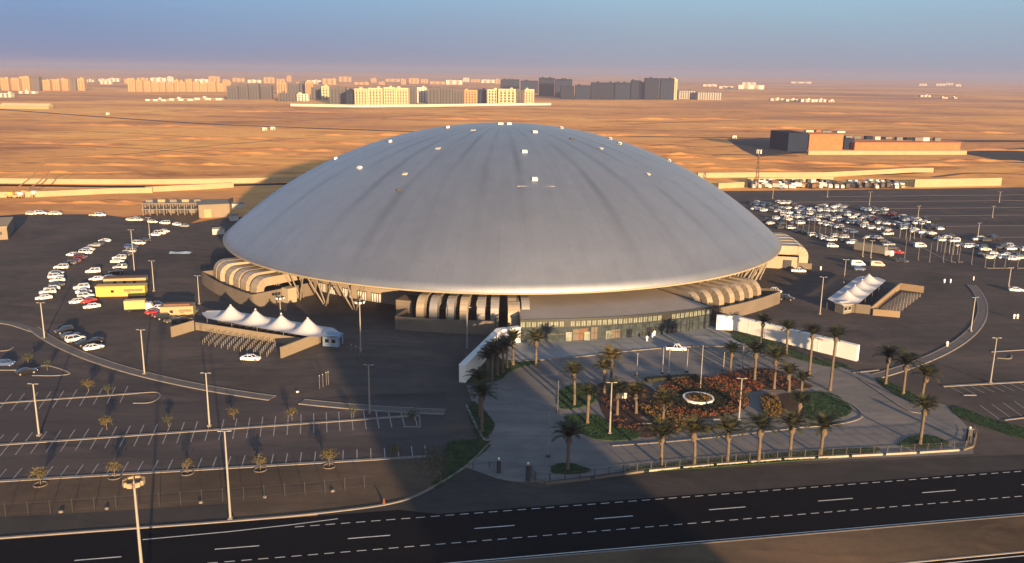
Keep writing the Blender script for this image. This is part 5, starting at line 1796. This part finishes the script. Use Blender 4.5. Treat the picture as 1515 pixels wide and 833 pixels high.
for i, (x, y, h, m, l, sp) in enumerate((
        (131, 580, 3.4, 'treeyellow', 'yellow-green young tree on the upper car park kerb', 1.0), (160, 585, 2.8, 'treedark', 'brownish young tree right of the upper kerb tree', .5), (158, 636, 3.4, 'treeyellow', 'golden young tree on the middle kerb at left', .9),
        (249, 631, 2.8, 'treedark', 'faint green young tree on the middle kerb at left', .6), (346, 621, 3.0, 'treeyellow', 'thin yellow tree right of the first kerb lamp post', .5), (432, 622, 3.2, 'treeyellow', 'yellow tree at the centre of the middle kerb', .6),
        (523, 618, 3.0, 'treedark', 'grey-green tree near the right end of middle kerb', .7), (487, 690, 3.8, 'treeyellow', 'bright yellow tree in ring pit on the lower kerb', 1.2), (584, 676, 2.8, 'treeyellow', 'small yellow-green tree at right end of lower kerb', .9),
        (385, 695, 3.4, 'treeyellow', 'ochre tree in ring pit right of tall lamp post', .8), (277, 700, 3.0, 'treeyellow', 'faint ochre tree in pit left of tall lamp post', .4), (170, 706, 3.6, 'treeyellow', 'ochre tree on the lower kerb above the tall mast head', .8),
        (60, 717, 3.6, 'treeyellow', 'golden tree in ring pit nearest the left edge', .9), (634, 724, 7.0, 'treedark', 'tall dark sparse tree at the corner beside the drive', 1.8), (652, 716, 5.0, 'treedark', 'dark bushy tree behind the sparse corner tree', 1.6), (642, 700, 5.0, 'treedark', 'dark tree on the car park side of the corner lawn', 1.3),
        (42, 540, 3.5, 'treedark', 'dark small tree on the island near the left edge', .8), (70, 548, 3.0, 'treedark', 'thin small tree on the island beside the dark sedan', .5), (610, 625, 2.6, 'treedark', 'low dark tree in the kerbed box at the end of middle kerb', 1.0))):
    small_tree(G(x, y), h * (.82 if x < 600 else 1), l, m, 50 + i, sp * .8)
    if y > 680 and x < 600:
        b = MB()
        for k in range(12):
            a, c_ = k * PI / 6, (k + 1) * PI / 6
            b.tube((math.cos(a) * 1.1, math.sin(a) * 1.1, .1), (math.cos(c_) * 1.1, math.sin(c_) * 1.1, .1), .12, .12, 5)
        o = b.build('tree_pit_ring', 'plinth', None, G(x, y + .5)); tag(o, 'round kerb ring at the foot of the %s' % l.split(' on ')[0].split(' in ')[0].split(' at ')[0] + (' near the left edge' if x < 100 else (' right of tall lamp' if x == 385 else (' left of tall lamp' if x == 277 else (' over the mast head' if x == 170 else '')))), 'kerb ring')

# ================================================================== GARDEN
def pad(name, pts, z, m, kind='structure'):
    return struct(name, MB().prism(smooth_loop(gp(*pts), 5), 0.0, z), m, kind=kind)


def tufts(name, pts, n, m, hmin, hmax, s, hole=None, seed=1, base=.2):
    """ground cover: leafy clumps spread over an outline"""
    r = random.Random(seed)
    P = smooth_loop(gp(*pts), 5)
    Hh = smooth_loop(gp(*hole), 5) if hole else None
    def inside(q, P_):
        c = False; j = len(P_) - 1
        for i in range(len(P_)):
            if (P_[i].y > q.y) != (P_[j].y > q.y) and q.x < (P_[j].x - P_[i].x) * (q.y - P_[i].y) / (P_[j].y - P_[i].y) + P_[i].x:
                c = not c
            j = i
        return c
    x0, x1 = min(p.x for p in P), max(p.x for p in P); y0, y1 = min(p.y for p in P), max(p.y for p in P)
    b = MB(); k = 0; tries = 0
    while k < n and tries < n * 30:
        tries += 1
        q = Vector((r.uniform(x0, x1), r.uniform(y0, y1), 0))
        if not inside(q, P) or (Hh and inside(q, Hh)):
            continue
        k += 1
        hh = r.uniform(hmin, hmax)
        for _ in range(7):
            c = q + Vector((r.gauss(0, s * .8), r.gauss(0, s * .8), base + hh * r.uniform(.2, 1)))
            a = Vector((r.gauss(0, 1), r.gauss(0, 1), r.gauss(0, .8))).normalized(); u = a.orthogonal().normalized()
            w_ = s * r.uniform(.5, 1.0)
            b.add([c - a * w_, c + u * w_ * .55, c + a * w_, c - u * w_ * .55], [(0, 1, 2, 3)])
    o = b.build(name, m); o['kind'] = 'stuff'
    return o


lawn_n = 0
def lawn(pts, n=500, seed=1):
    pad('lawn_bed', pts, .16, 'grass')
    tufts('grass', pts, int(n * 1.2), 'grass', .02, .09, .16, None, seed, .16)


lawn([(826, 583), (838, 573), (868, 568), (884, 575), (880, 595), (850, 605), (828, 603)], 500, 1)
lawn([(836, 617), (880, 614), (905, 628), (945, 642), (935, 651), (885, 651), (855, 638)], 600, 2)
lawn([(1192, 584), (1230, 583), (1258, 602), (1252, 616), (1215, 622), (1192, 618)], 600, 3)
lawn([(692, 599), (706, 598), (728, 622), (730, 636), (716, 648), (704, 645)], 400, 4)
lawn([(663, 655), (725, 656), (690, 690), (650, 722), (640, 715), (655, 700)], 700, 5)
lawn([(690, 560), (715, 530), (758, 535), (800, 534), (755, 550), (740, 562), (705, 568)], 600, 6)
lawn([(1296, 563), (1306, 561), (1345, 580), (1362, 592), (1352, 596), (1318, 580)], 300, 7)
lawn([(1408, 606), (1424, 604), (1460, 618), (1515, 634), (1560, 650), (1515, 650), (1470, 636), (1425, 620)], 600, 8)
lawn([(1085, 492), (1110, 494), (1200, 528), (1255, 541), (1225, 543), (1140, 520), (1090, 505)], 500, 9)
lawn([(934, 693), (1060, 680), (1180, 670), (1290, 663), (1298, 668), (1270, 674), (1120, 687), (960, 698)], 700, 10)
lawn([(818, 690), (840, 686), (874, 696), (850, 702), (818, 700)], 200, 11)
lawn([(1328, 660), (1350, 646), (1375, 645), (1405, 657), (1370, 663)], 250, 12)
# brown beds
pad('planting_bed', [(884, 570), (915, 566), (955, 570), (975, 590), (960, 612), (930, 622), (912, 612), (900, 622), (888, 600)], .14, 'bed')
pad('planting_bed', [(893, 622), (930, 615), (975, 632), (972, 645), (950, 648), (910, 634)], .13, 'bed')
pad('planting_bed', [(1085, 550), (1140, 546), (1190, 566), (1200, 574), (1150, 578), (1110, 572)], .14, 'bed')
pad('planting_bed', [(1150, 586), (1185, 583), (1190, 600), (1190, 618), (1165, 616), (1150, 605)], .13, 'bed')
pad('planting_bed', [(965, 588), (985, 566), (1035, 557), (1085, 563), (1108, 588), (1098, 608), (1062, 618), (1010, 620), (975, 608)], .12, 'bed')
ring_o = [(966, 588), (985, 568), (1035, 560), (1084, 566), (1106, 588), (1096, 607), (1062, 616), (1010, 618), (976, 606)]
ring_i = [(992, 590), (1008, 579), (1035, 575), (1068, 581), (1082, 592), (1070, 604), (1035, 609), (1004, 603)]
tufts('flower_bed', ring_o, 460, 'flower', .1, .45, .26, ring_i, 21)
tufts('rust_shrubs', ring_o, 420, 'flowerrust', .1, .4, .26, ring_i, 22)
tufts('ring_greenery', ring_o, 300, 'grass', .1, .35, .26, ring_i, 31)
tufts('dark_ground_cover', ring_i, 700, 'hedge', .1, .3, .3, [(1012, 591), (1033, 580), (1055, 591), (1033, 603)], 23)
tufts('flower_bed', [(1056, 562), (1080, 552), (1120, 568), (1130, 578), (1100, 580), (1075, 572)], 260, 'flower', .1, .4, .26, None, 24)
tufts('rust_shrubs', [(890, 574), (930, 568), (965, 585), (955, 608), (925, 612), (898, 606)], 60, 'flowerrust', .2, .5, .3, None, 25)
tufts('golden_shrubs', [(945, 600), (965, 603), (1010, 622), (1020, 634), (990, 640), (960, 620)], 420, 'flowergold', .25, .6, .3, None, 26)
tufts('golden_shrubs', [(1128, 590), (1140, 586), (1152, 596), (1154, 614), (1142, 620), (1130, 610)], 420, 'flowergold', .3, .7, .3, None, 27)
tufts('rust_shrubs', [(900, 626), (935, 620), (968, 634), (960, 642), (925, 636)], 24, 'flowerrust', .15, .35, .26, None, 28)
tufts('rust_shrubs', [(1100, 552), (1140, 550), (1185, 567), (1150, 574), (1115, 568)], 140, 'flowerrust', .15, .4, .26, None, 29)
# round planter in the middle
t = thing('round_planter', G(1033, 592), 'round white-rimmed planter in the middle of the orange flower ring', 'planter')
b = MB(); n = 40
R0, R1 = 3.4, 3.0
b.loft([[((R0 if k in (0, 1) else R1) * math.cos(2 * PI * i / n), (R0 if k in (0, 1) else R1) * math.sin(2 * PI * i / n), (0, .75, .75, .3)[k]) for k in range(4)] for i in range(n + 1)], 0, False)
b.build('rim', 'white', t)
MB().prism([(R1 * math.cos(2 * PI * i / n), R1 * math.sin(2 * PI * i / n)) for i in range(n)], 0, .5).build('soil', 'bed', t)
r = random.Random(5); b = MB()
for _ in range(900):
    rr, a = math.sqrt(r.random()) * 2.8, r.uniform(0, 2 * PI)
    c = Vector((rr * math.cos(a), rr * math.sin(a), .55 + r.uniform(.05, .5) * (1.3 - rr / 3)))
    u = Vector((r.gauss(0, 1), r.gauss(0, 1), r.gauss(0, 1))).normalized(); v = u.orthogonal()
    b.add([c - u * .2, c + v * .1, c + u * .2, c - v * .1], [(0, 1, 2, 3)])
b.build('shrubs', 'flowergold', t)


def hedge(pts, w_, h, label, seed):
    t = thing('hedge', G(*pts[0]), label, 'hedge')
    L_ = [G(*p) - G(*pts[0]) for p in pts]
    MB().strip(L_, w_ * .8, 0, h * .82).build('base', 'hedge', t)
    r = random.Random(seed); b = MB()
    for i in range(len(L_) - 1):
        a, c_ = L_[i], L_[i + 1]; d = (c_ - a); n_ = Vector((-d.y, d.x, 0)).normalized()
        for _ in range(int(d.length * 40)):
            c = a + d * r.random() + n_ * r.uniform(-.5, .5) * w_ + Vector((0, 0, r.uniform(.2, 1) * h))
            u = Vector((r.gauss(0, 1), r.gauss(0, 1), r.gauss(0, 1))).normalized(); v = u.orthogonal()
            b.add([c - u * .16, c + v * .1, c + u * .16, c - v * .1], [(0, 1, 2, 3)])
    b.build('leaves', 'hedge', t)


hedge([(955, 565), (990, 562), (1031, 560)], 1.6, 1.1, 'low dark clipped hedge at the back of the orange flower ring', 1)
hedge([(1040, 637), (1072, 633)], 1.2, .9, 'short dark hedge in front of the orange flower ring', 2)
# white information panels in the garden
t = thing('garden_sign', G(922, 595), 'pair of small white panels on posts in the brown garden bed', 'sign')
for x in (-.45, .45):
    MB().box((x, 0, 1.5), (.7, .08, 1.2)).build('panel', 'white', t)
    MB().tube((x, .08, 0), (x, .08, 1.4), .05).build('post', 'poledark', t)

# ================================================================== FENCES
def post_fence(name, pts, h, pitch_, label, rails, pm, rm_, base=None, infill=True, maxp=98, rr=.035, pw=.14):
    P = [Vector(p) for p in pts]
    t = thing(name, P[0], label, 'fence')
    loc = [p - P[0] for p in P]
    if base:
        for (bi0, bi1, bm_) in base:
            LL = loc[bi0:bi1 + 1]
            for qa, qb in zip(LL, LL[1:]):
                ns = max(1, int((qb - qa).length / 5.5))
                for q_ in range(ns):
                    u0, u1 = qa.lerp(qb, q_ / ns), qa.lerp(qb, (q_ + 1 - .1) / ns)
                    MB().strip([u0, u1], .3, 0, .42).build('base_wall', bm_, t)
    tot = sum((loc[i + 1] - loc[i]).length for i in range(len(loc) - 1))
    s, acc = 0.0, 0
    pmesh = MB().box((0, 0, h / 2), (pw, pw, h)).mesh('post', pm)
    rl = MB()
    for z in rails:
        for i in range(len(loc) - 1):
            rl.tube(loc[i] + Vector((0, 0, z)), loc[i + 1] + Vector((0, 0, z)), rr, rr, 5)
    rl.build('rail', rm_, t)
    i, k = 0, 0
    pos = 0.0
    cum = [0]
    for j in range(len(loc) - 1):
        cum.append(cum[-1] + (loc[j + 1] - loc[j]).length)
    bars = MB()
    while pos <= tot and k < maxp:
        while i < len(loc) - 2 and cum[i + 1] < pos:
            i += 1
        q = loc[i].lerp(loc[i + 1], (pos - cum[i]) / max(1e-6, cum[i + 1] - cum[i]))
        put('post', pmesh, t, q); k += 1
        pos += pitch_
    if infill:
        pos = 0.0; i = 0
        while pos <= tot:
            while i < len(loc) - 2 and cum[i + 1] < pos:
                i += 1
            q = loc[i].lerp(loc[i + 1], (pos - cum[i]) / max(1e-6, cum[i + 1] - cum[i]))
            bars.box(q + Vector((0, 0, (rails[0] + rails[-1]) / 2)), (.025, .025, abs(rails[-1] - rails[0])))
            pos += .3
        bars.build('bars', rm_, t)
    return t


fp = [G(786, 703), G(792, 713), G(806, 717), G(880, 709), G(960, 698), G(1060, 689), G(1160, 681), G(1260, 676), G(1360, 671), G(1425, 667), G(1440, 662), G(1444, 648), G(1440, 640)]
post_fence('railing_fence', fp, 2.0, 2.75, 'dark railing fence on a low base coloured pale where sunlit along the forecourt front', (.65, 1.85), 'dark', 'dark', base=[(0, 4, 'plinth'), (4, 9, 'rail'), (9, 12, 'plinth')])  # base colour switches at the sun's edge: dim brown in shade, pale where lit
post_fence('chain_barrier', [G(700, 694), G(738, 690)], 1.1, 3.0, 'low dark chain barrier left of the drive gate', (.9,), 'dark', 'dark', infill=False)
post_fence('wire_fence', [G(-60, 772), G(0, 766), G(150, 756), G(340, 742), G(470, 732), G(552, 722)], 2.5, 3.3, 'faint wire fence with thin posts along the soil verge', (.6, 2.3), 'dark', 'dark', infill=False, rr=.012, pw=.09)
for (x, y, l, h) in ((738, 699, 'dark gate pillar at the left of the drive mouth', 2.4), (781, 711, 'dark gate pillar at the right of the drive mouth', 3.0), (1432, 657, 'dark gate pillar at the right end of the railing fence', 3.2)):
    t = thing('gate_pillar', G(x, y), l, 'gate pillar')
    MB().box((0, 0, h / 2), (.8, .8, h)).build('shaft', 'dark', t)
    MB().box((0, 0, h + .08), (1.0, 1.0, .16)).build('cap', 'concrete', t)
    MB().box((0, 0, h + .3), (.3, .3, .26)).build('lamp', 'lamp', t)
tag(MB().tube(G(742, 701, .9), G(777, 709, .9), .05, .05, 6).build('drive_barrier', 'poledark'), 'thin bar barrier across the drive between two gate pillars', 'barrier')

# traffic cone, bins and boxes
t = thing('traffic_cone', G(568, 746), 'orange traffic cone on the verge beside the highway kerb', 'cone')
MB().tube((0, 0, .08), (0, 0, 1.1), .3, .06, 10).build('cone', 'flower', t)
MB().box((0, 0, .04), (.8, .8, .08)).build('base', 'dark', t)
for (x, y, l) in ((158, 754, 'pale boulder beside the wire fence, left of tall mast'), (297, 745, 'pale boulder on the verge between mast and lamp post'), (392, 737, 'pale boulder beside the wire fence, right of tall lamp post'), (90, 759, 'small pale stone near the left end of wire fence'), (492, 728, 'pale boulder below the bright yellow tree'), (440, 581, 'white drum in the gap of the ring walk')):
    r = random.Random(x); b = MB(); rings = []
    for j in range(6):
        t_ = j / 5 * PI
        rings.append([(max(.05, math.sin(t_)) * .36 * math.cos(k * PI / 4) * r.uniform(.8, 1.2), max(.05, math.sin(t_)) * .34 * math.sin(k * PI / 4) * r.uniform(.8, 1.2), (.35 - .38 * math.cos(t_)) * .6) for k in range(8)])
    b.loft(rings)
    tag(b.build('boulder' if 'drum' not in l else 'drum', 'concrete' if 'drum' not in l else 'white', None, G(x, y)), l, 'boulder' if 'drum' not in l else 'drum')
for (x, y, l) in ((600, 566, 'leftmost'), (476, 573, 'nearest'), (521, 518, 'farthest')):
    pass
for i, (x, y) in enumerate(((473, 575), (478, 573), (483, 570), (486, 569), (520, 524), (527, 526), (532, 528))):
    t = thing('bollard', G(x, y), '%s thin bollard post from the left %s' % (ORD[i if i < 4 else i - 4], 'at the ring walk gap' if i < 4 else 'below the right floodlight mast'), 'bollard', 'bollards')
    MB().tube((0, 0, 0), (0, 0, 3.0 if i < 4 else 2.4), .07, .06, 6).build('post', 'poledark', t)
    MB().tube((0, 0, 3.0 if i < 4 else 2.4), (0, 0, 3.12 if i < 4 else 2.52), .09, .05, 6).build('cap', 'lamp', t)

# ================================================================== PEOPLE
def person_mesh():
    v = [(0, 0, .95), (0, 0, 1.2), (0, 0, 1.42), (0, 0, 1.52), (0, .01, 1.66), (0, 0, 1.76), (.10, 0, .9), (.11, 0, .5), (.12, .02, .09), (.12, -.14, .05), (-.10, 0, .9), (-.13, -.05, .5), (-.14, .06, .09), (-.14, -.10, .05),
         (.19, 0, 1.42), (.25, .02, 1.14), (.27, -.06, .9), (.28, -.09, .78), (-.19, 0, 1.42), (-.25, .02, 1.14), (-.27, -.04, .9), (-.28, -.07, .78)]
    e = [(0, 1), (1, 2), (2, 3), (3, 4), (4, 5), (0, 6), (6, 7), (7, 8), (8, 9), (0, 10), (10, 11), (11, 12), (12, 13), (2, 14), (14, 15), (15, 16), (16, 17), (2, 18), (18, 19), (19, 20), (20, 21)]
    rad = [.15, .15, .15, .06, .1, .085, .1, .07, .045, .035, .1, .07, .045, .035, .065, .05, .038, .04, .065, .05, .038, .04]
    me = bpy.data.meshes.new('person'); me.from_pydata(v, e, [])
    o = bpy.data.objects.new('person_skin', me); COL.objects.link(o)
    sk = o.modifiers.new('skin', 'SKIN'); sk.use_smooth_shade = True
    for i, q in enumerate(me.skin_vertices[0].data):
        q.radius = (rad[i], rad[i] * .85); q.use_root = i == 0
    o.modifiers.new('sub', 'SUBSURF').levels = 1
    dg = bpy.context.evaluated_depsgraph_get()
    m2 = bpy.data.meshes.new_from_object(o.evaluated_get(dg)); m2.materials.clear(); m2.materials.append(MT['skin'])
    bpy.data.objects.remove(o)
    return m2


PM = person_mesh()
def ell(b, c, s, n=8, mi=0):
    rings = []
    for j in range(n + 1):
        t_ = PI * j / n
        rings.append([(c[0] + s[0] * max(.02, math.sin(t_)) * math.cos(k * PI / 5), c[1] + s[1] * max(.02, math.sin(t_)) * math.sin(k * PI / 5), c[2] - s[2] * math.cos(t_)) for k in range(10)])
    b.loft(rings, mi)
rb = MB()
rb.loft([[(rx * math.cos(k * PI / 6), ry * math.sin(k * PI / 6), z) for k in range(12)] for (z, rx, ry) in ((.14, .25, .2), (.5, .23, .18), (.95, .2, .17), (1.2, .2, .165), (1.38, .215, .15), (1.47, .13, .1), (1.5, .075, .075))])
for s in (-1, 1):
    rb.path([(s * .17, 0, 1.41), (s * .255, .02, 1.14), (s * .275, -.05, .9)], [.085, .075, .07], 8)
ROBE = rb.mesh('robe', 'robe', True)
hb = MB(); ell(hb, (0, .025, 1.70), (.105, .115, .105)); HAIR = hb.mesh('hair', 'hair', True)
fb = MB()
for s in (-1, 1):
    ell(fb, (s * .036, -.088, 1.665), (.014, .01, .009), 5)
fb.box((0, -.085, 1.605), (.045, .012, .01))
FACE = fb.mesh('face', 'hair')
for (x, y, rz, l) in ((957, 505, .4, 'person in a white robe before the entrance glass, left one'), (965, 500, 2.2, 'person in a white robe before the entrance glass, middle one'), (968, 497, 3.0, 'person in a white robe nearest the entrance glass, right one'), (1397, 419, 0, 'person in a white robe on the right yard, left of a pair'), (1406, 419, .5, 'person in a white robe on the right yard, right of a pair'),
                      (1440, 415, 1.0, 'person in a white robe alone near the right flagpoles'), (1214, 400, .2, 'person in a white robe beside the large ducts'), (1401, 513, -.4, 'person in a white robe on the ring walk at right'), (1500, 472, .2, 'person in a white robe at the right edge, left of a pair'), (1505, 472, -.2, 'person in a white robe at the right edge, right of a pair')):
    o = put('person', PM, None, G(x, y), rz); tag(o, l, 'person')
    put('robe', ROBE, o); put('hair', HAIR, o); put('face', FACE, o)

# ================================================================== HOTEL TOWER BEHIND THE CAMERA
SHu = Vector((-math.sin(SUN_AZ), math.cos(SUN_AZ), 0)); SHw = Vector((math.cos(SUN_AZ), math.sin(SUN_AZ), 0))
def uw(p):
    return p.dot(SHu), p.dot(SHw)
wl = uw(G(505, 560))[1]; wr = uw(G(744, 503))[1] - 6.0
TW_Y = -70.0
uc = TW_Y / math.cos(SUN_AZ)
ct = SHu * uc + SHw * (wl + wr) / 2
t = thing('hotel_tower', ct, 'beige hotel tower with rows of windows behind the viewpoint', 'hotel', rz=SUN_AZ)
u_end = uw(G(660, 474))[0]
TH_ = (u_end - uc - 12) * math.tan(SUN_EL) + 3.0
tw = wr - wl
MB().box((0, 0, TH_ / 2), (tw, 24, TH_)).build('wall', 'tower', t)
MB().box((0, 0, TH_ + .3), (tw + .6, 24.6, .6)).build('roof', 'concrete', t)
wm = MB().box((0, 0, 0), (tw - 3, .12, 1.7)).mesh('window_band', 'glass')
for k in range(int(TH_ / 3.6)):
    for s in (-1, 1):
        put('window_band', wm, t, (0, s * 12.05, 2.4 + 3.6 * k))
